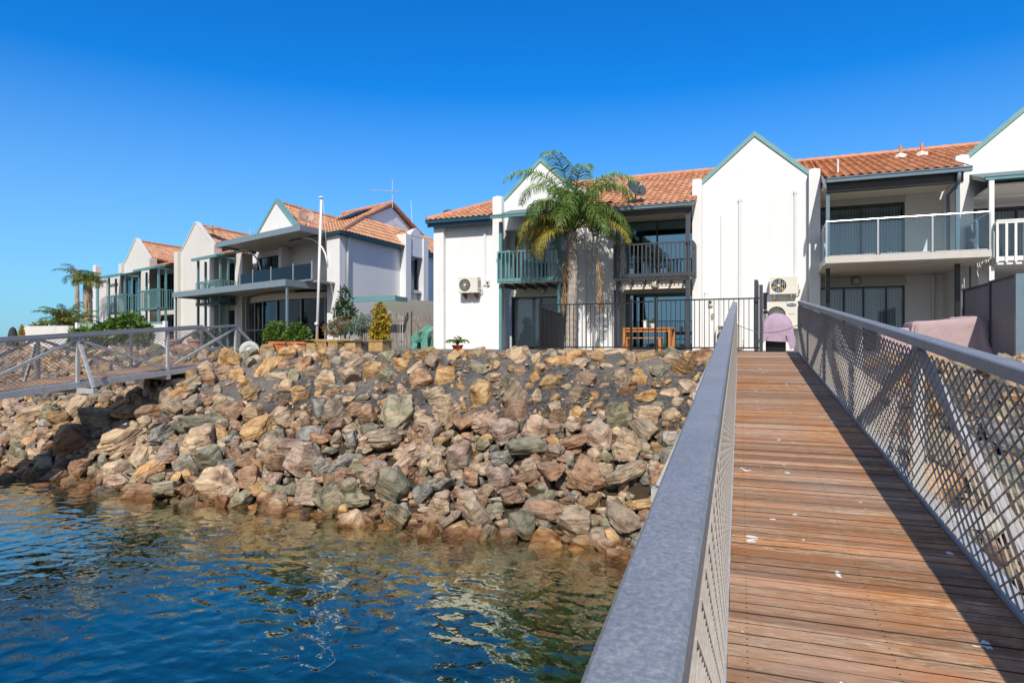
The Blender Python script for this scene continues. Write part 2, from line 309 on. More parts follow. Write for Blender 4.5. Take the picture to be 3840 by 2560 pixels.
def water_mat():
    m = bpy.data.materials.new('harbour_water'); m.use_nodes = True; nt = m.node_tree.nodes; lk = m.node_tree.links
    nt.remove(nt['Principled BSDF']); out = nt['Material Output']
    v = coords(nt, lk, scale=(1, 1.25, 1), rot=(0, 0, .35))
    n1 = noise_n(nt, lk, v, 3.4, 0, .4, .5); n2 = noise_n(nt, lk, v, .8, 1, .4, .3); n3 = noise_n(nt, lk, v, 9.0, 1, .5, .5)
    a = N(nt, 'ShaderNodeMath', operation='MULTIPLY_ADD'); lk.new(n2.outputs[0], a.inputs[0]); a.inputs[1].default_value = 1.3; lk.new(n1.outputs[0], a.inputs[2])
    a2 = N(nt, 'ShaderNodeMath', operation='MULTIPLY_ADD'); lk.new(n3.outputs[0], a2.inputs[0]); a2.inputs[1].default_value = .16; lk.new(a.outputs[0], a2.inputs[2])
    bp = N(nt, 'ShaderNodeBump'); bp.inputs['Strength'].default_value = 1.; bp.inputs['Distance'].default_value = .015; lk.new(a2.outputs[0], bp.inputs['Height'])
    g = N(nt, 'ShaderNodeBsdfGlossy'); g.inputs['Roughness'].default_value = .0; lk.new(bp.outputs[0], g.inputs['Normal']); g.inputs[0].default_value = (.92, .90, .72, 1)
    t = N(nt, 'ShaderNodeBsdfTransparent'); t.inputs[0].default_value = (.9, .97, .97, 1)
    d = N(nt, 'ShaderNodeBsdfDiffuse'); d.inputs[0].default_value = (.004, .07, .11, 1)
    mx = N(nt, 'ShaderNodeMixShader'); mx.inputs[0].default_value = .04; lk.new(t.outputs[0], mx.inputs[1]); lk.new(d.outputs[0], mx.inputs[2])
    lw = N(nt, 'ShaderNodeLayerWeight'); lw.inputs[0].default_value = .5; lk.new(bp.outputs[0], lw.inputs['Normal'])   # same from above and below
    pw = N(nt, 'ShaderNodeMath', operation='POWER'); lk.new(lw.outputs['Facing'], pw.inputs[0]); pw.inputs[1].default_value = 2.05
    f = N(nt, 'ShaderNodeMath', operation='MULTIPLY_ADD', use_clamp=True); lk.new(pw.outputs[0], f.inputs[0]); f.inputs[1].default_value = .97; f.inputs[2].default_value = .03
    x = N(nt, 'ShaderNodeMixShader'); lk.new(f.outputs[0], x.inputs[0]); lk.new(mx.outputs[0], x.inputs[1]); lk.new(g.outputs[0], x.inputs[2])
    lk.new(x.outputs[0], out.inputs[0])
    va = N(nt, 'ShaderNodeVolumeAbsorption'); va.inputs[0].default_value = (.12, .42, .38, 1); va.inputs[1].default_value = .66
    lk.new(va.outputs[0], out.inputs[1]); return m
M['water'] = water_mat()
def leaf_mat(name, cols, rough=.5):
    m, nt, lk, b = mat(name, rough, spec=.35)
    n = noise_n(nt, lk, coords(nt, lk), 5, 4, .6); at = N(nt, 'ShaderNodeNewGeometry')
    mi = N(nt, 'ShaderNodeMath', operation='MULTIPLY_ADD'); lk.new(at.outputs['Random Per Island'], mi.inputs[0]); mi.inputs[1].default_value = .45
    ma = N(nt, 'ShaderNodeMath', operation='MULTIPLY'); lk.new(n.outputs[0], ma.inputs[0]); ma.inputs[1].default_value = .55; lk.new(ma.outputs[0], mi.inputs[2])
    r = ramp(nt, lk, mi.outputs[0], [(.15, cols[0]), (.5, cols[1]), (.85, cols[2])]); lk.new(r.outputs[0], b.inputs['Base Color'])
    b.inputs['Transmission Weight'].default_value = 0
    t = N(nt, 'ShaderNodeBsdfTranslucent'); lk.new(r.outputs[0], t.inputs[0]); x = N(nt, 'ShaderNodeMixShader'); x.inputs[0].default_value = .25
    out = nt['Material Output']; lk.new(b.outputs[0], x.inputs[1]); lk.new(t.outputs[0], x.inputs[2]); lk.new(x.outputs[0], out.inputs[0]); return m
M['leaf'] = leaf_mat('green_leaves', [(.03, .07, .012), (.09, .17, .025), (.20, .28, .05)])
M['leaf_dark'] = leaf_mat('dark_leaves', [(.015, .035, .012), (.03, .075, .02), (.07, .14, .03)])
M['leaf_silver'] = leaf_mat('silver_leaves', [(.12, .17, .13), (.22, .30, .23), (.34, .42, .34)])
M['leaf_yellow'] = leaf_mat('yellow_leaves', [(.16, .14, .015), (.38, .27, .02), (.55, .40, .05)])
M['leaf_red'] = leaf_mat('reddish_leaves', [(.10, .05, .02), (.22, .13, .05), (.20, .22, .06)])
M['frond'] = leaf_mat('green_frond', [(.03, .06, .012), (.085, .15, .02), (.20, .27, .05)])
M['frond_light'] = leaf_mat('young_frond', [(.12, .22, .05), (.24, .38, .09), (.38, .52, .18)])
M['frond_yellow'] = leaf_mat('yellowing_frond', [(.10, .12, .02), (.30, .25, .04), (.46, .34, .07)])
M['frond_dead'] = leaf_mat('dead_frond', [(.16, .09, .05), (.34, .22, .12), (.46, .33, .2)])
M['dry'] = leaf_mat('dry_grass', [(.14, .09, .05), (.30, .22, .13), (.42, .34, .22)])
M['grass'] = leaf_mat('lawn_grass', [(.05, .11, .01), (.10, .22, .02), (.16, .30, .04)])
M['stem'] = painted('woody_stem', (.16, .12, .08), .9, var=.3)

# ---------------------------------------------------------------- mesh builder
SH = None      # optional point map (the left row of houses steps back)
def shear(p): return (p[0], p[1] - .334 * (p[0] + 19.), p[2])
class MB:
    def __init__(s): s.v = []; s.f = []; s.uv = []; s.has = False
    def pts(s, ps):
        i = len(s.v)
        for p in ps: s.v.append(SH(p) if SH else tuple(p))
        return i
    def face(s, idx, uv=None):
        s.f.append(tuple(idx)); s.uv.append(uv); s.has |= uv is not None
    def poly(s, ps, uv=None):
        i = s.pts(ps); s.face(range(i, i + len(ps)), uv)
    def box(s, x0, x1, y0, y1, z0, z1):
        i = s.pts([(x0, y0, z0), (x1, y0, z0), (x1, y1, z0), (x0, y1, z0), (x0, y0, z1), (x1, y0, z1), (x1, y1, z1), (x0, y1, z1)])
        for q in ((0, 3, 2, 1), (4, 5, 6, 7), (0, 1, 5, 4), (1, 2, 6, 5), (2, 3, 7, 6), (3, 0, 4, 7)): s.face([i + k for k in q])
    def prism(s, poly, axis, a, b):
        """poly: list of 2d points; extruded along axis (0,1,2) from a to b"""
        def mk(p, t): return {0: (t, p[0], p[1]), 1: (p[0], t, p[1]), 2: (p[0], p[1], t)}[axis]
        n = len(poly); i = s.pts([mk(p, a) for p in poly] + [mk(p, b) for p in poly])
        s.face(range(i, i + n)); s.face(range(i + 2 * n - 1, i + n - 1, -1))
        for k in range(n): s.face((i + k, i + (k + 1) % n, i + n + (k + 1) % n, i + n + k))
    def bar(s, p, q, w, h=None, up=(0, 0, 1)):
        """box beam between points p and q; w across, h along up"""
        h = h or w; p = Vector(p); q = Vector(q); d = (q - p).normalized(); u = Vector(up)
        if abs(d.dot(u)) > .98: u = Vector((0, 1, 0))
        a = d.cross(u).normalized(); b = a.cross(d).normalized()
        c = [a * (w / 2) * i + b * (h / 2) * j for i, j in ((-1, -1), (1, -1), (1, 1), (-1, 1))]
        i = s.pts([p + k for k in c] + [q + k for k in c])
        for k in range(4): s.face((i + k, i + (k + 1) % 4, i + 4 + (k + 1) % 4, i + 4 + k))
        s.face((i + 3, i + 2, i + 1, i)); s.face((i + 4, i + 5, i + 6, i + 7))
    def tube(s, path, rad, n=8, cap=True):
        path = [Vector(p) for p in path]; rs = rad if isinstance(rad, (list, tuple)) else [rad] * len(path)
        base = []; pu = None
        for k, p in enumerate(path):
            d = (path[min(k + 1, len(path) - 1)] - path[max(k - 1, 0)]).normalized()
            u = pu if pu is not None else (Vector((0, 0, 1)) if abs(d.z) < .9 else Vector((1, 0, 0)))
            a = d.cross(u).normalized(); u2 = a.cross(d).normalized(); pu = u2
            base.append(s.pts([p + (a * math.cos(2 * math.pi * j / n) + u2 * math.sin(2 * math.pi * j / n)) * rs[k] for j in range(n)]))
        for k in range(len(path) - 1):
            for j in range(n): s.face((base[k] + j, base[k] + (j + 1) % n, base[k + 1] + (j + 1) % n, base[k + 1] + j))
        if cap: s.face([base[0] + j for j in range(n)][::-1]); s.face([base[-1] + j for j in range(n)])
    def lathe(s, prof, c, n=24, sx=1., sy=1., rot=None):
        """prof: (radius, z) list around z through c; rot: optional Matrix applied before placing"""
        rows = []
        for r, z in prof:
            ps = []
            for j in range(n):
                p = Vector((r * sx * math.cos(2 * math.pi * j / n), r * sy * math.sin(2 * math.pi * j / n), z))
                if rot is not None: p = rot @ p
                ps.append(p + Vector(c))
            rows.append(s.pts(ps))
        for a, b in zip(rows, rows[1:]):
            for j in range(n): s.face((a + j, a + (j + 1) % n, b + (j + 1) % n, b + j))
        s.face([rows[0] + j for j in range(n)][::-1]); s.face([rows[-1] + j for j in range(n)])
    def build(s, name, m, parent=None, smooth=False, bevel=0.):
        me = bpy.data.meshes.new(name)
        off = Vector((0, 0, 0)); inv = None
        if parent is not None: inv = WM[parent.name].inverted()
        vs = [tuple(inv @ Vector(v)) for v in s.v] if inv is not None else [tuple(v) for v in s.v]
        me.from_pydata(vs, [], s.f); me.update()
        if s.has:
            ul = me.uv_layers.new(name='UVMap'); k = 0
            for f, uv in zip(s.f, s.uv):
                for j in range(len(f)):
                    ul.data[k].uv = uv[j] if uv else (0, 0); k += 1
        if smooth: me.polygons.foreach_set('use_smooth', [True] * len(me.polygons))
        me.materials.append(m if not isinstance(m, str) else M[m])
        o = bpy.data.objects.new(name, me); COL.objects.link(o)
        if parent is not None: o.parent = parent
        WM[o.name] = WM[parent.name] if parent is not None else Matrix.Identity(4)
        if bevel:
            bv = o.modifiers.new('bevel', 'BEVEL'); bv.width = bevel; bv.segments = 2; bv.limit_method = 'ANGLE'; bv.angle_limit = R(40)
        return o
WM = {}
def tag(o, label=None, cat=None, group=None, kind=None):
    if label: o['label'] = label
    if cat: o['category'] = cat
    if group: o['group'] = group
    if kind: o['kind'] = kind
    return o
def thing(name, loc, label, cat, group=None, rz=0.):
    o = bpy.data.objects.new(name, None); COL.objects.link(o)
    if SH: loc = SH(loc)
    o.location = loc; o.rotation_euler = (0, 0, rz); o.empty_display_size = .3
    WM[o.name] = Matrix.Translation(loc) @ Matrix.Rotation(rz, 4, 'Z')
    return tag(o, label, cat, group)
def one(name, m, parent, fn, **kw):
    b = MB(); fn(b); return b.build(name, m, parent, **kw)
def copy_tree(o, loc=None, rz=None, **tags):
    def rec(x, par):
        c = x.copy(); COL.objects.link(c); c.parent = par
        for ch in x.children: rec(ch, c)
        return c
    c = rec(o, None)
    if loc is not None: c.location = loc
    if rz is not None: c.rotation_euler.z = rz
    WM[c.name] = Matrix.Translation(c.location)
    tag(c, **tags); return c
def holes_wall(b, x0, x1, z0, z1, y0, y1, holes):
    """vertical slab in the xz plane, front y0, back y1, with rectangular openings (x0,x1,z0,z1)"""
    xs = sorted({x0, x1, *[min(max(h[i], x0), x1) for h in holes for i in (0, 1)]})
    zs = sorted({z0, z1, *[min(max(h[i], z0), z1) for h in holes for i in (2, 3)]})
    def solid(i, j):
        if i < 0 or j < 0 or i >= len(xs) - 1 or j >= len(zs) - 1: return False
        cx = (xs[i] + xs[i + 1]) / 2; cz = (zs[j] + zs[j + 1]) / 2
        return not any(h[0] < cx < h[1] and h[2] < cz < h[3] for h in holes)
    for i in range(len(xs) - 1):
        for j in range(len(zs) - 1):
            if not solid(i, j): continue
            a, c, d, e = xs[i], xs[i + 1], zs[j], zs[j + 1]
            b.poly([(a, y0, d), (c, y0, d), (c, y0, e), (a, y0, e)]); b.poly([(a, y1, e), (c, y1, e), (c, y1, d), (a, y1, d)])
            if not solid(i - 1, j): b.poly([(a, y0, d), (a, y0, e), (a, y1, e), (a, y1, d)])
            if not solid(i + 1, j): b.poly([(c, y0, e), (c, y0, d), (c, y1, d), (c, y1, e)])
            if not solid(i, j - 1): b.poly([(a, y0, d), (a, y1, d), (c, y1, d), (c, y0, d)])
            if not solid(i, j + 1): b.poly([(a, y1, e), (a, y0, e), (c, y0, e), (c, y1, e)])
# ---------------------------------------------------------------- setting: land, bank, sea floor, water
def bank_z(u, v):
    z = WZ + .59 * (v - 9.85)
    if v > 14.6: z = -.396 + .10 * (v - 14.6) if v < 15.6 else GZ
    if v < 8.9: z -= (8.9 - v) * .75
    z = max(z, -9.4)
    n = noise.noise((u * .35, v * .35, 3.)) * .22 + noise.noise((u * 1.1, v * 1.1, 7.)) * .09
    k = min(1., max(0., (15.9 - v) / 1.3))
    # gully beside the far walkway
    g = math.exp(-((u + 17.6) / 1.0) ** 2) * .25 if v < 15 else 0
    return z + (n - g) * k
def terrain():
    us = np.concatenate([np.arange(-75, -24, .3), np.arange(-24, 9, .11), np.arange(9, 22, .3)]); vs = np.concatenate([np.arange(2.5, 11, .18), np.arange(11, 16.6, .09)])
    b = MB(); nu, nv = len(us), len(vs)
    for v in vs:
        for u in us:
            z = bank_z(u, v)
            if v > 12 and v < 15.6: z += noise.fractal((u * 2.3, v * 2.3, 1.), .9, 2.1, 5) * (.08 if v < 14.6 else .03)
            b.v.append((float(u), float(v), float(z)))
    for j in range(nv - 1):
        for i in range(nu - 1): b.face((j * nu + i, j * nu + i + 1, (j + 1) * nu + i + 1, (j + 1) * nu + i))
    return tag(b.build('seawall_bank', 'mortar', smooth=True), kind='structure')
terrain()
tag(one('ground', 'ground', None, lambda b: b.poly([(-900, 16.3, GZ - .01), (900, 16.3, GZ - .01), (900, 1500, GZ - .01), (-900, 1500, GZ - .01)])), kind='structure')
tag(one('sea_floor', 'seafloor', None, lambda b: b.poly([(-1500, -1500, -9.5), (1500, -1500, -9.5), (1500, 16, -9.5), (-1500, 16, -9.5)])), kind='structure')
tag(one('water', 'water', None, lambda b: b.box(-1400, 1400, -1400, 13.2, -9.45, WZ)), kind='structure')

# ---------------------------------------------------------------- rocks
def rock_shape(seed, sub, dims):
    rg = np.random.default_rng(seed)
    bm = bmesh.new(); bmesh.ops.create_icosphere(bm, subdivisions=sub, radius=1)
    d = np.array([v.co[:] for v in bm.verts]); d /= np.linalg.norm(d, axis=1)[:, None]
    f = [tuple(v.index for v in fa.verts) for fa in bm.faces]; bm.free()
    nr = rg.normal(size=(19, 3)); nr[:6] = np.vstack([np.eye(3), -np.eye(3)]) + rg.normal(size=(6, 3)) * .22
    nr /= np.linalg.norm(nr, axis=1)[:, None]; dist = rg.uniform(.60, .98, 19); dist[:6] = rg.uniform(.6, .8, 6)
    dot = d @ nr.T; r = np.where(dot > .05, dist / np.maximum(dot, .05), 9).min(axis=1); r = np.minimum(r, 1.2)
    p = d * r[:, None]
    off = rg.uniform(0, 50, 3)
    q = []
    for k in range(len(p)):
        c = Vector(p[k] * 1.6) + Vector(off); n1 = noise.noise(c) * .045
        st = round(noise.noise((c.x * .8, c.y * .8, c.z * 5.)) * 3.2) * .022 + noise.noise(c * 4.5) * .022
        q.append(p[k] + d[k] * (n1 + st))
    return np.array(q) * np.array(dims) * .5, f
SHAPES = []
for i in range(16):
    rg = random.Random(100 + i)
    dims = [(1.15, .85, .6), (1.0, .9, .85), (1.3, .7, .45), (.9, .8, 1.15)][i % 4]
    dims = [c * rg.uniform(.9, 1.12) for c in dims]
    SHAPES.append((200 + i, dims, ['slab', 'block', 'flat slab', 'upright block'][i % 4]))
ROCK_ME = {}
def rock_mesh(i, sub):
    if (i, sub) not in ROCK_ME: ROCK_ME[(i, sub)] = rock_shape(SHAPES[i][0], sub, SHAPES[i][1])
    return ROCK_ME[(i, sub)]
def proj(u, v, z):
    c, s = .9277, .3734; X = c * u + s * v; Y = -s * u + c * v
    if Y < .3: return None
    return 512 + 640 * X / Y, 341.3 - 640 * z / Y, Y
def loose(u, v):      # lower band of loose rocks, ragged upper edge
    lim = 12.3 + noise.noise((u * .5, 2., 0)) * .6 + (1.3 if u < -17.5 else 0) + (.9 if -17.5 < u < -14 else 0)
    return v < lim
placed = []
grid = {}
def far_enough(u, v, r):
    cu, cv = int(u / .6), int(v / .6)
    for a in (-2, -1, 0, 1, 2):
        for c in (-2, -1, 0, 1, 2):
            for (x, y, q) in grid.get((cu + a, cv + c), ()):
                if (x - u) ** 2 + ((y - v) * 1.16) ** 2 < ((q + r) * .5) ** 2: return False
    return True
rr = random.Random(5)
def scatter(n, smin, smax, power, pack, u0, u1, v0, v1, zone):
    for _ in range(n):
        u = rr.uniform(u0, u1); v = rr.uniform(v0, v1)
        lo = loose(u, v)
        if (zone == 'loose') != lo: continue
        s = smin + (smax - smin) * rr.random() ** power
        r = s * pack
        if far_enough(u, v, r):
            grid.setdefault((int(u / .6), int(v / .6)), []).append((u, v, r)); placed.append([u, v, s, zone])
scatter(230, .65, 1.05, 2.0, .80, -60, 16, 9.3, 12.3, 'loose')
scatter(3200, .42, .66, 1.4, .74, -60, 16, 9.0, 13.9, 'loose')
scatter(40000, .24, .44, .9, .70, -60, 16, 9.0, 14.3, 'loose')
scatter(2600, .40, .74, 1.3, .90, -60, 16, 11.7, 15.1, 'mortar')
scatter(2500, .34, .62, 1.2, .80, -60, 16, 13.9, 15.3, 'mortar')
scatter(8000, .18, .42, 1.0, .95, -60, 16, 11.7, 15.2, 'mortar')
rocks = []
for (u, v, s, zone) in placed:
    if -1.35 < u < 1.1 and v > 14.6: continue
    z = bank_z(u, v)
    sh = rr.randrange(16)
    q = proj(u, v, z)
    px = None
    if q and q[2] > 2: px = q[0]
    lift = (.20 if zone == 'loose' else .02) * s + (rr.uniform(0, .16) if zone == 'loose' else 0)
    h = z + lift - (.06 * s if v > 14.4 else 0)
    if zone == 'mortar': cols = ['ochre'] * 5 + ['tan'] * 4 + ['rust', 'olive', 'pink']
    elif h < -2.5: cols = ['rust'] * 4 + ['grey', 'olive', 'olive', 'pink', 'tan', 'tan', 'ochre']
    else: cols = ['pink', 'pink', 'tan', 'tan', 'tan', 'grey', 'olive', 'ochre', 'rust', 'rust']
    if u < -15: cols = cols + ['ochre', 'tan', 'pink']
    col = rr.choice(cols)
    slope = math.atan(.59)
    rot = Matrix.Rotation(slope * rr.uniform(.3, 1.1), 4, 'X') @ Matrix.Rotation(rr.gauss(0, .28), 4, 'Y') @ Matrix.Rotation(rr.gauss(0, .28), 4, 'X') @ Matrix.Rotation(rr.uniform(0, 6.283), 4, 'Z')
    size = s * 1.12
    onscreen = q is not None and -20 < q[0] < 1045 and q[1] < 700
    # the part of the bank that the near handrail hides
    score = size / q[2] if onscreen else 0
    if onscreen and h < WZ - .15: score *= .3
    if onscreen and q[0] > 600 + 0 and 0 > 1: score = 0
    rocks.append(dict(u=u, v=v, h=h, s=size, sh=sh, col=col, rot=rot, sc=score, q=q, zone=zone))
def hidden_by_deck(r):
    # behind the near handrail / deck seen from the camera: deck spans a -.16..1.26
    q = r['q']
    if not q: return True
    t = r['v']; a = r['u'] + .0404 * t
    x, y = q[0], q[1]
    # handrail outer edge line in the picture runs from (731,307) to (578,682); deck right side meets rail
    xl = 731 + (y - 307) * (578 - 731) / (682 - 307)
    return y > 340 and x > xl + 8 and x < 800 + (y - 350) * 1.0
for r in rocks:
    if r['sc'] and hidden_by_deck(r): r['sc'] *= .02
rocks.sort(key=lambda r: -r['sc'])
N_ONE = 300
near, rest = rocks[:N_ONE], rocks[N_ONE:]
LM = [(-50, 'beyond the far walkway'), (150, 'below the far walkway'), (235, 'by the foot of the far walkway'), (322, 'below the twin terracotta planters'),
      (385, 'below the sandstone garden wall'), (440, 'below the grey paling fence'), (505, 'below the lone wall air conditioner'), (570, 'below the palm tree'),
      (640, 'below the dark balcony'), (735, 'beside the near handrail'), (5000, 'right of the near walkway')]
for r in near:
    x = r['q'][0]
    lm = [n for lim, n in LM if x < lim][0]
    hz = r['h']
    zn = ('at the waterline' if hz < -2.85 else 'low on the bank' if hz < -2.1 else 'halfway up the bank' if r['zone'] == 'loose' else 'set in mortar' if hz < -.75 else 'in the mortar crest')
    sz = 'large' if r['s'] > .78 else 'small' if r['s'] < .5 else 'mid-sized'
    r['key'] = (sz, {'rust': 'rust brown', 'olive': 'olive green'}.get(r['col'], r['col']), SHAPES[r['sh']][2], zn, lm)
groups = {}
for r in near: groups.setdefault(r['key'], []).append(r)
ORD = ['leftmost', 'second from the left', 'third from the left', 'fourth from the left', 'fifth from the left', 'sixth from the left', 'seventh from the left', 'eighth from the left']
NUM = ['', '', 'two', 'three', 'four', 'five', 'six', 'seven', 'eight', 'nine', 'ten']
for k, rs in groups.items():
    rs.sort(key=lambda r: r['q'][0])
    for i, r in enumerate(rs):
        if len(rs) == 1: r['label'] = ' '.join([k[0], k[1], k[2], k[3], k[4]])
        elif len(rs) == 2: r['label'] = ['left', 'right'][i] + ' one of two ' + ' '.join([k[0], k[1], k[2] + 's', k[3], k[4]])
        else: r['label'] = (ORD[i] if i < len(rs) - 1 else 'rightmost') + ' of %s ' % NUM[len(rs)] + ' '.join([k[0], k[1], k[2] + 's', k[3], k[4]])
        w = r['label'].split()
        if len(w) > 16: r['label'] = r['label'].replace(' lone wall', ' wall').replace('in the mortar crest', 'on the crest').replace('from the left', 'from left').replace('mid-sized ', '').replace('the ', '')
ROCKOBJ = {}
for r in near:
    key = r['sh']
    if key not in ROCKOBJ:
        p, f = rock_mesh(key, 4)
        me = bpy.data.meshes.new('rock'); me.from_pydata(p.tolist(), [], f); me.polygons.foreach_set('use_smooth', [True] * len(f)); me.materials.append(None); me.set_sharp_from_angle(angle=R(24))
        ROCKOBJ[key] = me
    o = bpy.data.objects.new('rock', ROCKOBJ[key]); COL.objects.link(o)
    o.material_slots[0].link = 'OBJECT'; o.material_slots[0].material = M['rock_' + r['col']]
    o.matrix_world = Matrix.Translation((r['u'], r['v'], r['h'])) @ r['rot'] @ Matrix.Scale(r['s'], 4)
    tag(o, r['label'], 'rock', 'rocks of the seawall')
# everything smaller or farther, and the filler between them
fill = {}
for r in rest:
    if r['sc'] == 0 and (r['q'] is None or r['u'] > 9 or r['u'] < -50): continue
    fill.setdefault(r['col'], []).append((r['sh'], 3 if r['sc'] > .018 else 2, Matrix.Translation((r['u'], r['v'], r['h'])) @ r['rot'] @ Matrix.Scale(r['s'], 4)))
for _ in range(9000):
    u = rr.uniform(-45, 10); v = rr.uniform(8.2, 13.4)
    if not loose(u, v): continue
    s = rr.uniform(.16, .36)
    m = Matrix.Translation((u, v, bank_z(u, v) + .05)) @ Matrix.Rotation(rr.uniform(0, 6.28), 4, 'Z') @ Matrix.Rotation(rr.uniform(-.7, .9), 4, 'X') @ Matrix.Scale(s, 4)
    fill.setdefault(rr.choice(['rust', 'grey', 'tan', 'olive', 'pink']), []).append((rr.randrange(16), 2, m))
for _ in range(1500):      # rocks lying under water
    u = rr.uniform(-25, 4); v = rr.uniform(6.5, 9.9); s = rr.uniform(.2, .7)
    m = Matrix.Translation((u, v, bank_z(u, v) + .05)) @ Matrix.Rotation(rr.uniform(0, 6.28), 4, 'Z') @ Matrix.Rotation(rr.uniform(-.5, .7), 4, 'X') @ Matrix.Scale(s, 4)
    fill.setdefault(rr.choice(['rust', 'olive', 'ochre', 'tan']), []).append((rr.randrange(16), 2, m))
for _ in range(3800):      # chips caught in the mortar
    u = rr.uniform(-45, 10); v = rr.uniform(12.2, 15.3)
    if loose(u, v): continue
    s = rr.uniform(.04, .15)
    m = Matrix.Translation((u, v, bank_z(u, v) + .02)) @ Matrix.Rotation(rr.uniform(0, 6.28), 4, 'Z') @ Matrix.Scale(s, 4)
    fill.setdefault(rr.choice(['ochre', 'tan', 'pink']), []).append((rr.randrange(16), 2, m))
def merged_rocks():
    V, F, A, MI = [], [], [], []; base = 0; names = list(fill)
    for mi, col in enumerate(names):
        for n, (sh, sub, m) in enumerate(fill[col]):
            p, f = rock_mesh(sh, sub); a = np.array(m)
            V.append(p @ a[:3, :3].T + a[:3, 3]); fa = np.array(f) + base; F.append(fa); base += len(p)
            A.append(np.full(len(p), rr.random(), dtype=np.float32)); MI.append(np.full(len(f), mi, dtype=np.int32))
    V = np.concatenate(V); F = np.concatenate(F); A = np.concatenate(A); MI = np.concatenate(MI)
    me = bpy.data.meshes.new('loose_rocks'); me.vertices.add(len(V)); me.vertices.foreach_set('co', V.ravel())
    me.loops.add(len(F) * 3); me.loops.foreach_set('vertex_index', F.ravel().astype(np.int32))
    me.polygons.add(len(F)); me.polygons.foreach_set('loop_start', np.arange(0, len(F) * 3, 3, dtype=np.int32)); me.polygons.foreach_set('loop_total', np.full(len(F), 3, dtype=np.int32))
    me.polygons.foreach_set('material_index', MI); me.polygons.foreach_set('use_smooth', np.ones(len(F), dtype=bool))
    at = me.attributes.new('rid', 'FLOAT', 'POINT'); at.data.foreach_set('value', A)
    for c in names: me.materials.append(M['rock_' + c])
    me.update(); me.validate(); me.set_sharp_from_angle(angle=R(26))
    o = bpy.data.objects.new('loose_rubble', me); COL.objects.link(o)
    return tag(o, 'smaller and farther rocks and chips filling the seawall bank', 'rubble', kind='stuff')
merged_rocks()

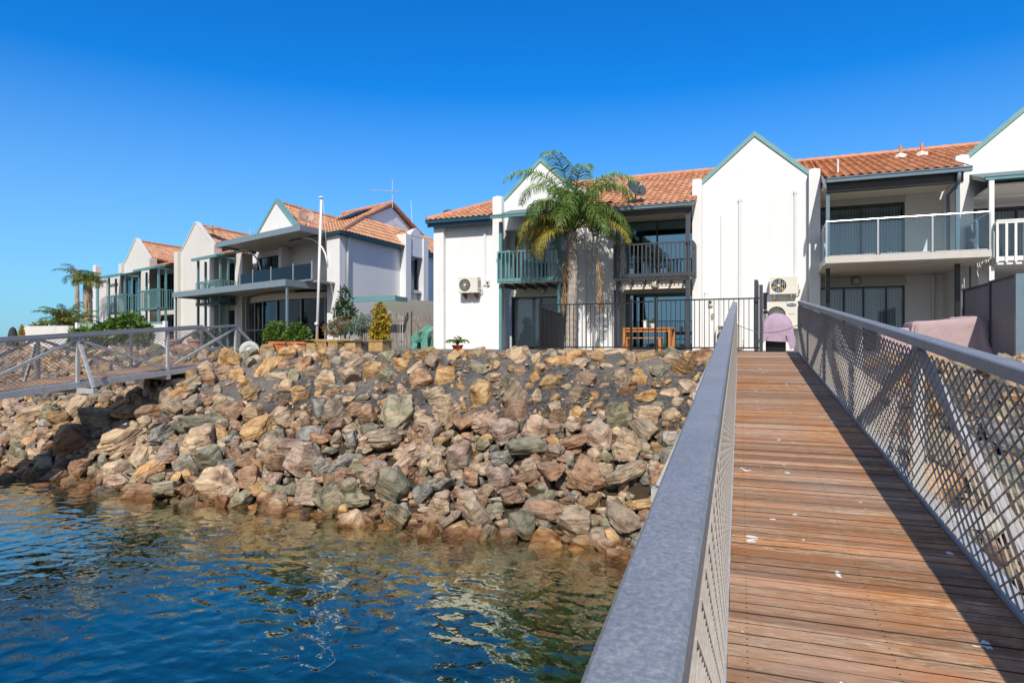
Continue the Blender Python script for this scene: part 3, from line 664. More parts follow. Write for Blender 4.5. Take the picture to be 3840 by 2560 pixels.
# ---------------------------------------------------------------- gangways
def gangway(name, label, cat, u0, v0, slope, zdeck, t0, t1, nodes, tops, back):
    """origin (u0,v0): point on the left deck edge line at tau 0. a = across, t = along, h = above the deck"""
    def G(a, t, h): return (u0 + .9992 * a - .0404 * t, v0 + .0404 * a + .9992 * t, zdeck + slope * t + h)
    root = thing(name, G(.55, t1, -.25), label, cat)
    b = MB(); rg = random.Random(3); t = t0; sides = []
    while t < t1 - .05:
        z = rg.uniform(-.002, .002); g = .0845; e0 = rg.uniform(-.004, .004); e1 = rg.uniform(-.004, .004)
        A, B = -.05 + e0, 1.135 + e1
        i = b.pts([G(A, t, z - .03), G(B, t, z - .03), G(B, t + g, z - .03), G(A, t + g, z - .03), G(A, t, z), G(B, t, z), G(B, t + g, z), G(A, t + g, z)])
        uvt = [(A, t), (B, t), (B, t + g), (A, t + g)]
        b.face((i + 4, i + 5, i + 6, i + 7), uvt)
        for q in ((0, 3, 2, 1), (0, 1, 5, 4), (1, 2, 6, 5), (2, 3, 7, 6), (3, 0, 4, 7)): b.face([i + k for k in q], [(A, t + .001 * k) for k in range(4)]); sides.append(len(b.f) - 1)
        t += .092
    dk = b.build('deck', 'deck', root); dk.data.materials.append(M['deck_edge'])
    for k in sides: dk.data.polygons[k].material_index = 1
    ends = {}
    for side in (0, 1):
        ai, ao = ((-.058, -.16) if side == 0 else (1.155, 1.257))
        sg = -1 if side == 0 else 1; am = (ai + ao) / 2
        rt = MB(); lo, hi = min(ai, ao), max(ai, ao)
        # handrail with rounded shoulders
        prof = [(lo + .004, 1.018), (hi - .004, 1.018), (hi, 1.024), (hi, 1.080), (hi - .007, 1.088), (lo + .007, 1.088), (lo, 1.080), (lo, 1.024)]
        seg = [t0, (t0 + t1) * .5 + 4.2, t1]
        for s0, s1 in zip(seg, seg[1:]):
            i = rt.pts([G(a, s0 + .0015, h) for a, h in prof] + [G(a, s1 - .0015, h) for a, h in prof])
            for k in range(8): rt.face((i + k, i + (k + 1) % 8, i + 8 + (k + 1) % 8, i + 8 + k))
            rt.face([i + k for k in range(8)][::-1]); rt.face([i + 8 + k for k in range(8)])
        rt.build('handrail', 'rail', root)
        ch = MB(); ch.bar(G(am, t0, -.08), G(am, t1, -.08), .10, .14); ch.build('bottom_chord', 'galv', root)
        for t in nodes:
            one('post', 'galv', root, lambda b: b.bar(G(am, t, -.012), G(am, t, 1.018), .065, .065, up=(0, 1, 0)))
        for t, tn in zip(nodes, nodes[1:]):
            up0 = t in tops
            p, q = (G(am, t + (.03 if t < tn else -.03), .98 if up0 else .02), G(am, tn, .02 if up0 else .98))
            one('diagonal', 'galv', root, lambda b: b.bar(p, q, .05, .06))
        for t in tops:
            if t0 < t < t1 - .3:
                p = G(ao + sg * .02, t, .86); q = G(ao + sg * .46, t, -.13)
                one('outrigger', 'galv', root, lambda b: b.bar(p, q, .055, .06, up=(0, 1, 0)))
        # raked end brace down to the landing
        one('end_brace', 'galv', root, lambda b: b.bar(G(am, t1 - .03, 1.05), G(am, t1 + (1.3 if back else .04), .0 if back else -.1), .07, .08))
        ms = MB(); dt, dh = .06, .0425; am_ = ai - sg * -.004
        n_t = int((t1 - t0) / dt); n_h = 23
        for i in range(n_t):
            for j in range(n_h + 1):
                if (i + j) % 2: continue
                for dj in (-1, 1):
                    if not 0 <= j + dj <= n_h: continue
                    ms_p = G(am_, t0 + i * dt, .02 + j * dh); ms_q = G(am_, t0 + (i + 1) * dt, .02 + (j + dj) * dh)
                    ms.bar(ms_p, ms_q, .010, .0038)
        ms.build('mesh_infill', 'mesh', root)
        k = MB(); k.bar(G(ai - sg * .003, t0, .012), G(ai - sg * .003, t1, .012), .012, .03); k.build('kick_rail', 'galv', root)
    for t in nodes:
        w = .52 if t in tops and t < t1 - .3 else 0
        one('cross_beam', 'galv', root, lambda b: b.bar(G(-.16 - w, t, -.205), G(1.257 + w, t, -.205), .11, .11, up=(0, 0, 1)))
    return root, G
nodes = [15.0 - 2.42 * k for k in range(8)]
g1, G1 = gangway('gangway', 'timber decked walkway with bare steel handrails climbing from the water to the house gate', 'walkway', 0, 0, .086, -1.5, -2.6, 14.85, [14.8] + nodes[1:], [14.8] + nodes[2::2], 0)
nodes2 = [14.9, 12.45, 9.98, 7.5, 5.05, 2.6]
uo = -15.0 - .9992 * 1.257 + .0404 * 14.9; vo = -.0404 * 1.257 + 14.9 * (1 - .9992)
g2, G2 = gangway('gangway', 'steel mesh sided walkway crossing the bank below the grey canopied house', 'walkway', uo, vo, .072, -.575 - .072 * 14.9, .0, 14.9, nodes2, [14.9, 9.98, 5.05], 1)
# chain across the top of the near gangway
def chain(b):
    p0, p1 = Vector(G1(-.05, 14.35, .62)), Vector(G1(1.15, 14.35, .62)); n = 44
    pts = [p0.lerp(p1, i / n) - Vector((0, 0, .17 * (1 - (2 * i / n - 1) ** 2))) for i in range(n + 1)]
    tail = [p0 + Vector((0.01, -.005, -.03 * k)) for k in range(1, 22)]
    for ps in (pts, [p0] + tail):
        for i in range(len(ps) - 1):
            c = (ps[i] + ps[i + 1]) / 2; d = (ps[i + 1] - ps[i]); L = d.length * .72; d.normalize()
            s = Vector((0, 1, 0)) if i % 2 else d.cross(Vector((0, 1, 0))).normalized()
            ring = [c + d * math.cos(a) * L + s * math.sin(a) * .011 for a in [2 * math.pi * k / 8 for k in range(9)]]
            b.tube(ring, .0035, 4, cap=False)
tag(one('chain', 'chain', None, chain), 'rusty link chain slung between the handrails at the top of the near walkway', 'chain')
# ---------------------------------------------------------------- house parts
def tiles(parent, poly, name='roof'):
    poly = [Vector(SH(p) if SH else p) for p in poly]
    U = (poly[1] - poly[0]).normalized(); nrm = Vector((0, 0, 0))
    for i in range(len(poly)): nrm += (poly[i] - poly[0]).cross(poly[(i + 1) % len(poly)] - poly[0])
    nrm.normalize()
    if nrm.z < 0: nrm = -nrm
    S = nrm.cross(U).normalized()
    if S.z < 0: S = -S
    xs = [(p - poly[0]).dot(U) for p in poly]; ys = [(p - poly[0]).dot(S) for p in poly]
    bm = bmesh.new(); uvl = bm.loops.layers.uv.new('UVMap'); x0 = math.floor(min(xs) / .24) * .24; nx = int((max(xs) - x0) / .04) + 2; y0 = math.floor(min(ys) / .34) * .34
    ny = int((max(ys) - y0) / .34) + 1; rows = []; rg = random.Random(len(poly) + int(abs(poly[0].x) * 10))
    jit = {}
    for k in range(ny):
        for e in (0, 1):
            row = []
            for i in range(nx):
                x = x0 + i * .04; w = abs(math.cos(math.pi * x / .24)) ** 1.1; ti = (int(x / .24 + .5), k)
                j = jit.setdefault(ti, rg.uniform(-.004, .004)); y = y0 + (k + e) * .34 - (.002 if e else 0) - (0 if e else .04 * w)
                row.append((bm.verts.new(poly[0] + U * x + S * y + nrm * (.042 * w + (.004 if e else .036) + j)), (x, y + (0.03 if not e else -.01))))
            rows.append(row)
    for a, b in zip(rows, rows[1:]):
        for i in range(nx - 1):
            q = (a[i], a[i + 1], b[i + 1], b[i]); f = bm.faces.new([v for v, _ in q])
            for l, (_, uv) in zip(f.loops, q): l[uvl].uv = uv
    c = sum(poly, Vector()) / len(poly)
    for i in range(len(poly)):
        p, q = poly[i], poly[(i + 1) % len(poly)]; n2 = (q - p).cross(nrm).normalized()
        if n2.dot(c - p) > 0: n2 = -n2
        bmesh.ops.bisect_plane(bm, geom=bm.verts[:] + bm.edges[:] + bm.faces[:], plane_co=p, plane_no=n2, clear_outer=True)
    # closed underside
    vs = [bm.verts.new(p - nrm * .03) for p in poly]; f = bm.faces.new(vs)
    inv = WM[parent.name].inverted(); bm.transform(inv)
    me = bpy.data.meshes.new(name); bm.to_mesh(me); bm.free(); me.materials.append(M['tile'])
    o = bpy.data.objects.new(name, me); COL.objects.link(o); o.parent = parent; WM[o.name] = WM[parent.name]; return o
def ridge(parent, p, q, r=.11):
    def fn(b):
        a, c = Vector(p), Vector(q); n = max(1, int((c - a).length / .36))
        for i in range(n):
            s, e = a.lerp(c, i / n), a.lerp(c, (i + 1.12) / n); b.tube([s, e], [r * .9, r * 1.06], 8)
    return one('ridge_cap', 'ridge', parent, fn)
def wall(parent, x0, x1, y0, y1, z0, z1, holes=(), m='white_wall', name='wall'):
    return one(name, m, parent, lambda b: holes_wall(b, x0, x1, z0, z1, y0, y1, holes) if holes else b.box(x0, x1, y0, y1, z0, z1))
def pier(parent, x0, x1, y0, y1, z1, m='white_wall', z0=GZ - .1):
    def fn(b):
        b.box(x0, x1, y0, y1, z0, z1 - .05); c = (x0 + x1) / 2
        b.prism([(x0 - .0, z1 - .05), (x1 + .0, z1 - .05), (x1 - .02, z1 - .01), (c, z1 + .02), (x0 + .02, z1 - .01)], 1, y0, y1)
    return one('pier', m, parent, fn)
def gable(parent, x0, x1, xa, zb, zf, za, y0, y1, m='white_wall', holes=(), trim='teal_pale', tw=.13):
    """gabled parapet: wall from zb up to the feet zf and the apex za"""
    holes_ = [h for h in holes if h[3] > zb]
    def fn(b):
        if zf > zb: holes_wall(b, x0, x1, zb, zf, y0, y1, holes_)
        b.prism([(x0, zf), (x1, zf), (xa, za)], 1, y0, y1)
    w = one('gable_wall', m, parent, fn)
    if trim:
        for xs in (x0, x1):
            d = Vector((xa - xs, 0, za - zf)).normalized(); up = Vector((-d.z, 0, d.x)) * (1 if xs == x0 else -1)
            if up.z < 0: up = -up
            s = Vector((xs, 0, zf)) - d * .06; e = Vector((xa, 0, za)) + up * 0
            t0, t1 = s - up * tw * .75, e - Vector((0, 0, tw * .95))
            q0, q1 = s + up * .035, e + Vector((0, 0, .05))
            one('verge_board', trim, parent, lambda b: b.prism([(t0.x, t0.z), (t1.x, t1.z), (q1.x, q1.z), (q0.x, q0.z)], 1, y0 - .045, y1 + .06))
    else:
        for xs in (x0, x1):
            one('coping', m, parent, lambda b: b.bar((xs, (y0 + y1) / 2, zf + .03), (xa, (y0 + y1) / 2, za + .03), (y1 - y0) + .08, .07))
    return w
def glazing(parent, x0, x1, z0, z1, y, n=2, splits=None, gl='glass', fr='frame', blind='blinds', bl=None, depth=1.5, name='sliding_door'):
    """framed glass in an opening with a dark room and vertical blinds behind it"""
    t = .055
    root = one(name, fr, parent, lambda b: [b.box(x0, x1, y, y + .09, z1 - t, z1), b.box(x0, x1, y, y + .09, z0, z0 + t),
                                            b.box(x0, x0 + t, y, y + .09, z0 + t, z1 - t), b.box(x1 - t, x1, y, y + .09, z0 + t, z1 - t),
                                            *[b.box(s - t / 2, s + t / 2, y + .01, y + .08, z0 + t, z1 - t) for s in (splits or [x0 + (x1 - x0) * k / n for k in range(1, n)])]])
    xs = [x0] + list(splits or [x0 + (x1 - x0) * k / n for k in range(1, n)]) + [x1]
    for i in range(len(xs) - 1):
        a, c = xs[i] + t * .6, xs[i + 1] - t * .6; yy = y + (.05 if i % 2 else .035)
        one('pane', gl, root, lambda b: b.poly([(a, yy, z0 + t), (c, yy, z0 + t), (c, yy, z1 - t), (a, yy, z1 - t)]))
    # room: four walls, ceiling, floor and back, open to the glass
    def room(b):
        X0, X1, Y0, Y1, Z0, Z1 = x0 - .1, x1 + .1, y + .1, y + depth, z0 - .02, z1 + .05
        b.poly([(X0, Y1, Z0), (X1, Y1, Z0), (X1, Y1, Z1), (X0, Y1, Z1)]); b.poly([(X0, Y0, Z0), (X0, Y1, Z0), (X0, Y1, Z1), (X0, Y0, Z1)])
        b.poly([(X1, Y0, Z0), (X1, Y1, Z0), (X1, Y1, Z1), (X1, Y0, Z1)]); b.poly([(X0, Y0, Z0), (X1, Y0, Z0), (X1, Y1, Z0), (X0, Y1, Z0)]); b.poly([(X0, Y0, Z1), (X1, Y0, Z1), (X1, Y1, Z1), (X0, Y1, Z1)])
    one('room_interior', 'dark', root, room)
    for (a, c) in (bl if bl is not None else [(x0, x1)]):
        def bf(b):
            x = a + .05; rg = random.Random(int(a * 100))
            while x < c - .08:
                w = .085; an = rg.uniform(.15, .45); yy = y + .2
                b.poly([(x, yy, z0 + .08), (x + w * math.cos(an), yy + w * math.sin(an), z0 + .08), (x + w * math.cos(an), yy + w * math.sin(an), z1 - .1), (x, yy, z1 - .1)]); x += .088
        if blind: one('blind', blind, root, bf)
    return root
def boards(parent, x0, x1, y, z0, z1, m='board', n=4, name='weatherboards'):
    def fn(b):
        h = (z1 - z0) / n
        for i in range(n):
            z = z0 + i * h; b.prism([(y - .03, z), (y, z), (y, z + h), (y - .012, z + h)], 0, x0, x1)
    return one(name, m, parent, fn)
def balustrade(parent, x0, x1, yf, yb, zf, zr, m, pitch=.13, left=True, right=True, w=.045, name='balustrade'):
    def fn(b):
        b.box(x0, x1, yf, yf + .06, zr - .05, zr); b.box(x0, x1, yf + .004, yf + .05, zf + .02, zf + .14)
        n = int((x1 - x0) / pitch)
        for i in range(n + 1):
            x = x0 + (x1 - x0 - w) * i / n; b.box(x, x + w, yf - .024, yf - .001, zf - .02, zr - .06)
        for on, xx, sg in ((left, x0, -1), (right, x1, 1)):
            if not on: continue
            e = (xx - .003, xx + .06) if sg < 0 else (xx - .06, xx + .003)
            b.box(e[0], e[1], yf + .062, yb, zr - .052, zr - .002); b.box(e[0] + .004, e[1] - .004, yf + .062, yb, zf + .02, zf + .14)
            m_ = int((yb - yf) / pitch)
            for i in range(1, m_ + 1):
                y = yf + (yb - yf - w) * i / m_ ; a, c = (e[0] - .024, e[0] - .001) if sg < 0 else (e[1] + .001, e[1] + .024)
                b.box(a, c, y, y + w, zf - .02, zr - .06)
    return one(name, m, parent, fn)
def gutter(parent, x0, x1, y, z, m, h=.13, d=.13, name='gutter', fascia=.0):
    def fn(b):
        b.prism([(y, z - h), (y + d, z - h), (y + d, z - .02), (y - .0, z - .02), (y - .022, z), (y - .022, z - .035), (y, z - .05)], 0, x0, x1)
        if fascia: b.box(x0 + .02, x1 - .02, y + d + .002, y + d + .04, z - h - fascia, z - .03)
    return one(name, m, parent, fn)
def pipe(parent, pts, r=.04, m='pipe', name='downpipe'):
    return one(name, m, parent, lambda b: b.tube(pts, r, 8), smooth=True)
def conduit(parent, x, y, z0, z1, w=.09, d=.06, m='pipe', name='conduit'):
    def fn(b): b.box(x - w / 2, x + w / 2, y - d, y, z0, z1 - .12); b.box(x - w / 2 - .012, x + w / 2 + .012, y - d - .012, y, z1 - .118, z1)
    return one(name, m, parent, fn)
EV = 4.71

# ---------------------------------------------------------------- near row of houses
def house_a():
    h = thing('townhouse', (-9.2, 23.5, GZ), 'white gabled townhouse with the slatted teal balcony behind the palm', 'house', 'near row of townhouses')
    wall(h, -12.8, -10.12, 23.5, 23.75, GZ - .1, 4.74); pier(h, -12.86, -12.4, 23.28, 23.5, 4.74)
    one('side_wall', 'white_wall', h, lambda b: b.box(-12.86, -12.62, 23.752, 33, GZ - .1, 4.72))
    pier(h, -10.17, -9.78, 23.2, 23.7, 5.72)
    gutter(h, -13.05, -10.18, 22.93, 4.94, 'gutter_blue', fascia=.14)
    one('soffit', 'gutter_blue', h, lambda b: b.box(-13.0, -10.18, 23.06, 23.49, 4.745, 4.765))
    tiles(h, [(-13.05, 22.95, 4.92), (-10.18, 22.95, 4.92), (-10.18, 26.92, 6.6)])
    ridge(h, (-13.02, 23.0, 4.98), (-9.4, 28, 7.1)); tiles(h, [(-13.05, 33, 4.92), (-13.05, 22.95, 4.92), (-9.4, 28, 7.05)])
    # gable over the balcony recess
    op = (-9.76, -6.95, GZ - .2, 4.42)
    gable(h, -9.78, -6.74, -8.26, GZ - .1, 5.7, 7.1, 23.5, 23.72, holes=[op])
    pier(h, -6.76, -6.4, 23.2, 23.7, 5.72); wall(h, -6.4, -5.3, 23.5, 23.75, GZ - .1, 5.0)
    wall(h, -9.78, -6.95, 24.05, 24.25, GZ - .1, 4.5, [(-9.7, -7.1, GZ - .1, 1.78), (-9.55, -7.1, 2.3, 4.38)], m='board', name='recess_wall')
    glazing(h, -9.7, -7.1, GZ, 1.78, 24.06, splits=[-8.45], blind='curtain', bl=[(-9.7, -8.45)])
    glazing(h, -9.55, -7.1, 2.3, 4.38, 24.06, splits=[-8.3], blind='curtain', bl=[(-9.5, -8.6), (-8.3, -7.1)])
    boards(h, -9.76, -7.0, 24.04, 1.8, 2.16, n=3)
    one('balcony_floor', 'board', h, lambda b: b.box(-9.42, -7.05, 22.02, 24.03, 2.17, 2.25))
    def js(b):
        for k in range(6): b.box(-9.3 + k * .42, -9.24 + k * .42, 22.2, 23.48, 2.02, 2.168)
    one('joist', 'charcoal', h, js)
    balustrade(h, -9.44, -7.05, 21.98, 23.45, 2.2, 3.36, 'teal', .15)
    for x in (-9.42, -7.12): one('post', 'teal', h, lambda b: [b.box(x - .05, x + .06, 22.2, 22.32, GZ, 2.16), b.box(x - .05, x + .06, 22.2, 22.32, 2.26, 4.5)])
    one('porch_roof', 'teal_dark', h, lambda b: b.prism([(21.8, 4.56), (23.48, 5.1), (23.48, 5.18), (21.8, 4.64)], 0, -9.55, -6.95))
    gutter(h, -9.6, -6.95, 21.7, 4.68, 'teal', h=.12)
    conduit(h, -10.62, 23.5, 2.25, 4.5, .1)
    pipe(h, [(-6.15, 23.44, 4.6), (-6.15, 23.44, GZ)], .04, 'pipe')
    return h
def roof_run(h, x0, x1, ye, ze, yr=28, zr=7.12):
    tiles(h, [(x0, ye, ze), (x1, ye, ze), (x1, yr, zr), (x0, yr, zr)]); ridge(h, (x0, yr, zr + .05), (x1, yr, zr + .05))
    tiles(h, [(x0, yr + 5, ze), (x1, yr + 5, ze), (x1, yr, zr), (x0, yr, zr)])
def house_b():
    h = thing('townhouse', (-2.1, 23.5, GZ), 'white gabled townhouse with the charcoal slatted balcony and blank wall facing the walkway', 'house', 'near row of townhouses')
    pier(h, -2.52, -2.2, 23.2, 23.75, 5.68); pier(h, 1.2, 1.54, 23.2, 23.75, 5.67)
    gable(h, -2.2, 1.2, -.48, GZ - .1, 5.67, 7.16, 23.5, 23.75)
    # recess
    wall(h, -5.3, -2.52, 24.8, 25, GZ - .1, 4.9, [(-5.2, -2.6, GZ - .1, 1.84), (-5.2, -2.6, 2.32, 4.62)], m='board', name='recess_wall')
    one('side_wall', 'white_wall', h, lambda b: [b.box(-5.5, -5.302, 23.752, 25, GZ - .1, 4.7), b.box(-2.5, -2.3, 23.752, 25, GZ - .1, 4.7)])
    glazing(h, -5.2, -2.6, GZ, 1.84, 24.81, splits=[-4.02], gl='glass_blue', fr='frame', blind=None)
    glazing(h, -5.2, -2.6, 2.32, 4.62, 24.81, splits=[-4.0], gl='glass_blue', fr='frame', blind=None)
    boards(h, -5.28, -2.54, 24.79, 1.86, 2.12, n=3); boards(h, -5.28, -2.54, 22.75, 1.85, 2.12, n=3, m='soffit', name='bulkhead')
    one('balcony_floor', 'board', h, lambda b: b.box(-5.2, -2.54, 22.6, 24.78, 2.17, 2.27))
    def js(b):
        for k in range(6): b.prism([(22.45, 2.1), (22.74, 2.0), (22.74, 2.168), (22.45, 2.168)], 0, -5.0 + k * .45, -4.94 + k * .45)
    one('joist', 'charcoal', h, js)
    balustrade(h, -5.16, -2.4, 22.46, 23.5, 2.24, 3.43, 'charcoal', .145)
    for x in (-5.02, -2.6): one('post', 'charcoal', h, lambda b: [b.box(x - .07, x + .07, 22.56, 22.68, 2.28, 4.52), b.box(x - .07, x + .07, 22.56, 22.68, GZ, 2.16)])
    one('lower_post', 'charcoal', h, lambda b: b.box(-5.26, -5.14, 23.0, 23.14, GZ, 2.0))
    one('beam', 'black', h, lambda b: b.box(-5.25, -2.45, 22.5, 22.62, 4.44, 4.6))
    one('soffit', 'soffit', h, lambda b: b.box(-5.25, -2.5, 22.64, 24.79, 4.66, 4.7))
    gutter(h, -5.28, -2.38, 22.3, EV + .02, 'gutter_grey', h=.12); roof_run(h, -5.298, -2.35, 22.35, EV); roof_run(h, -6.42, -5.3, 23.3, 5.12); roof_run(h, -9.4, -6.422, 23.9, 5.36); roof_run(h, -2.348, .2, 24, 5.4)
    conduit(h, -.94, 23.5, GZ, 4.95, .115, .07); conduit(h, .81, 23.5, 2.15, 5.07, .09, .06)
    one('conduit', 'pipe', h, lambda b: b.tube([(-1.57, 23.47, 4.4), (-1.57, 23.47, GZ)], .016, 6)); conduit(h, -2.08, 23.5, GZ, 1.8, .085, .06)
    one('expansion_joint', 'dark', h, lambda b: b.box(1.183, 1.197, 23.488, 23.499, GZ, 5.6))
    return h
def house_c():
    h = thing('townhouse', (3.4, 23.5, GZ), 'white townhouse with the projecting tiled balcony and clear glass balustrade', 'house', 'near row of townhouses')
    pier(h, 5.27, 5.62, 23.2, 23.75, 5.67)
    wall(h, 1.54, 5.4, 24.8, 25, GZ - .1, 4.98, [(1.62, 4.2, GZ - .1, 1.88), (1.62, 4.2, 2.42, 4.68)], name='recess_wall')
    one('side_wall', 'white_wall', h, lambda b: [b.box(1.342, 1.538, 23.752, 24.79, GZ - .1, 4.9), b.box(5.29, 5.48, 23.752, 24.79, GZ - .1, 4.9)])
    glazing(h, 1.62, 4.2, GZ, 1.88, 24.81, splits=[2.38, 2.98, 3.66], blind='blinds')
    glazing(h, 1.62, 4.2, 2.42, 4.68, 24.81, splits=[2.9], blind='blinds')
    boards(h, 1.56, 4.22, 24.79, 1.9, 2.22, n=2); boards(h, 1.56, 4.22, 24.79, 4.69, 4.97, n=2)
    s = one('balcony_slab', 'slab', h, lambda b: [b.box(1.5, 5.52, 20.7, 24.78, 2.27, 2.46), *[b.box(1.5 + .33 * k, 1.506 + .33 * k, 20.696, 20.7, 2.28, 2.45) for k in range(1, 12)]])
    one('soffit', 'soffit', h, lambda b: [b.box(1.46, 2.78, 20.74, 24.78, 2.235, 2.268), b.box(2.79, 4.1, 20.74, 24.78, 2.235, 2.268), b.box(4.11, 5.5, 20.74, 24.78, 2.235, 2.268)])
    zt = 3.49
    bal = one('glass_balustrade', 'alu', h, lambda b: [b.tube([(1.54, 23.4, zt), (1.54, 20.78, zt), (5.5, 20.78, zt), (5.5, 23.3, zt)], .022, 8),
                  *[b.box(x - .022, x + .022, 20.76, 20.8, 2.46, zt - .02) for x in (1.54, 2.86, 4.18, 5.5)], *[b.box(x - .02, x + .02, y - .02, y + .02, 2.46, zt - .02) for x in (1.54, 5.5) for y in (22.0, 23.35)],
                  *[b.box(a, c, 20.765, 20.795, 2.47, 2.50) for a, c in ((1.6, 2.8), (2.92, 4.12), (4.24, 5.44))]])
    for a, c in ((1.58, 2.82), (2.9, 4.14), (4.22, 5.46)):
        one('glass_pane', 'glass_clear', bal, lambda b: b.box(a, c, 20.776, 20.786, 2.54, zt - .06))
    for x in (1.54, 5.5):
        for a, c in ((20.84, 21.96), (22.04, 23.3)): one('glass_pane', 'glass_clear', bal, lambda b: b.box(x - .005, x + .005, a, c, 2.54, zt - .06))
    for x in (1.66, 5.02):
        one('post', 'black', h, lambda b: b.box(x - .06, x + .06, 21.85, 21.97, .35, 2.23)); one('post', 'gutter_grey', h, lambda b: [b.box(x - .05, x + .05, 21.85, 21.95, 2.462, 4.72), b.box(x - .06, x + .06, 21.85, 21.97, GZ, .348)])
    one('beam', 'black', h, lambda b: b.box(1.62, 5.14, 21.78, 21.98, 4.56, 4.86)); one('soffit', 'soffit', h, lambda b: b.box(1.56, 5.25, 22.0, 24.79, 4.9, 4.93))
    gutter(h, 1.6, 5.3, 21.55, 4.95, 'gutter_grey', h=.14); one('fascia', 'gutter_grey', h, lambda b: b.prism([(21.6, 4.66), (22.9, 5.18), (22.9, 5.4), (21.6, 4.92)], 0, 1.55, 1.6))
    roof_run(h, 1.56, 5.26, 21.6, 4.93); roof_run(h, .2, 1.558, 24, 5.7); roof_run(h, 5.262, 7.6, 24, 5.72)
    pipe(h, [(5.0, 21.6, 4.8), (5.0, 21.72, 4.55), (4.88, 22.3, 4.3), (4.88, 22.3, 2.47)], .05, 'gutter_grey')
    pipe(h, [(5.0, 24.7, 2.2), (5.0, 24.74, 2.1), (4.98, 24.74, GZ)], .05, 'white_wall')
    for x in (4.3, 4.95):
        one('vent_pipe', 'ridge', h, lambda b: b.tube([(x, 26.2, 6.4), (x, 26.2, 6.95)], .05, 8)); one('flashing', 'cream_wall', h, lambda b: b.lathe([(.22, -.09), (.2, .04), (.07, .1)], (x, 26.2, 6.56), 10))
    one('vent_pipe', 'pipe', h, lambda b: b.tube([(2.0, 22.6, 5.2), (2.0, 22.6, 5.75)], .03, 8))
    return h
def house_d():
    h = thing('townhouse', (7.4, 23.5, GZ), 'white gabled townhouse with white balcony slats at the right edge of the row', 'house', 'near row of townhouses')
    gable(h, 5.63, 9.3, 7.47, GZ - .1, 5.72, 7.35, 23.5, 23.75, holes=[(5.8, 9.0, GZ - .2, 4.4)])
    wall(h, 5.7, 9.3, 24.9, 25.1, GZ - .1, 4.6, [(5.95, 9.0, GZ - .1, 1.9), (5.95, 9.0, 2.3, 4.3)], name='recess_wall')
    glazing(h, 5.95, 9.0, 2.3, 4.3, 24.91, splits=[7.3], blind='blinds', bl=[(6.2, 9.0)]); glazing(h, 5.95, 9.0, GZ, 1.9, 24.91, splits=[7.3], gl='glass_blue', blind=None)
    one('balcony_floor', 'white_wall', h, lambda b: b.box(5.8, 9.2, 21.45, 24.88, 2.12, 2.3)); balustrade(h, 5.8, 9.2, 21.4, 23.4, 2.2, 3.3, 'white_metal', .2, w=.06)
    for x in (5.76, 9.1): one('post', 'white_metal', h, lambda b: [b.box(x - .06, x + .06, 21.6, 21.72, 2.31, 4.5), b.box(x - .06, x + .06, 21.6, 21.72, GZ, 2.11)])
    one('porch_roof', 'teal_dark', h, lambda b: b.prism([(21.8, 4.5), (23.48, 5.0), (23.48, 5.12), (21.8, 4.62)], 0, 5.66, 9.3)); gutter(h, 5.64, 9.3, 21.7, 4.66, 'teal', h=.12)
    one('soffit', 'soffit', h, lambda b: b.box(5.85, 9.2, 21.9, 24.88, 4.42, 4.46))
    one('buttress', 'white_wall', h, lambda b: b.prism([(21.9, GZ), (23.48, GZ), (23.48, 2.9), (22.9, 2.9), (22.0, .6)], 0, 5.66, 5.9))
    return h
ha, hb, hc, hd = house_a(), house_b(), house_c(), house_d()

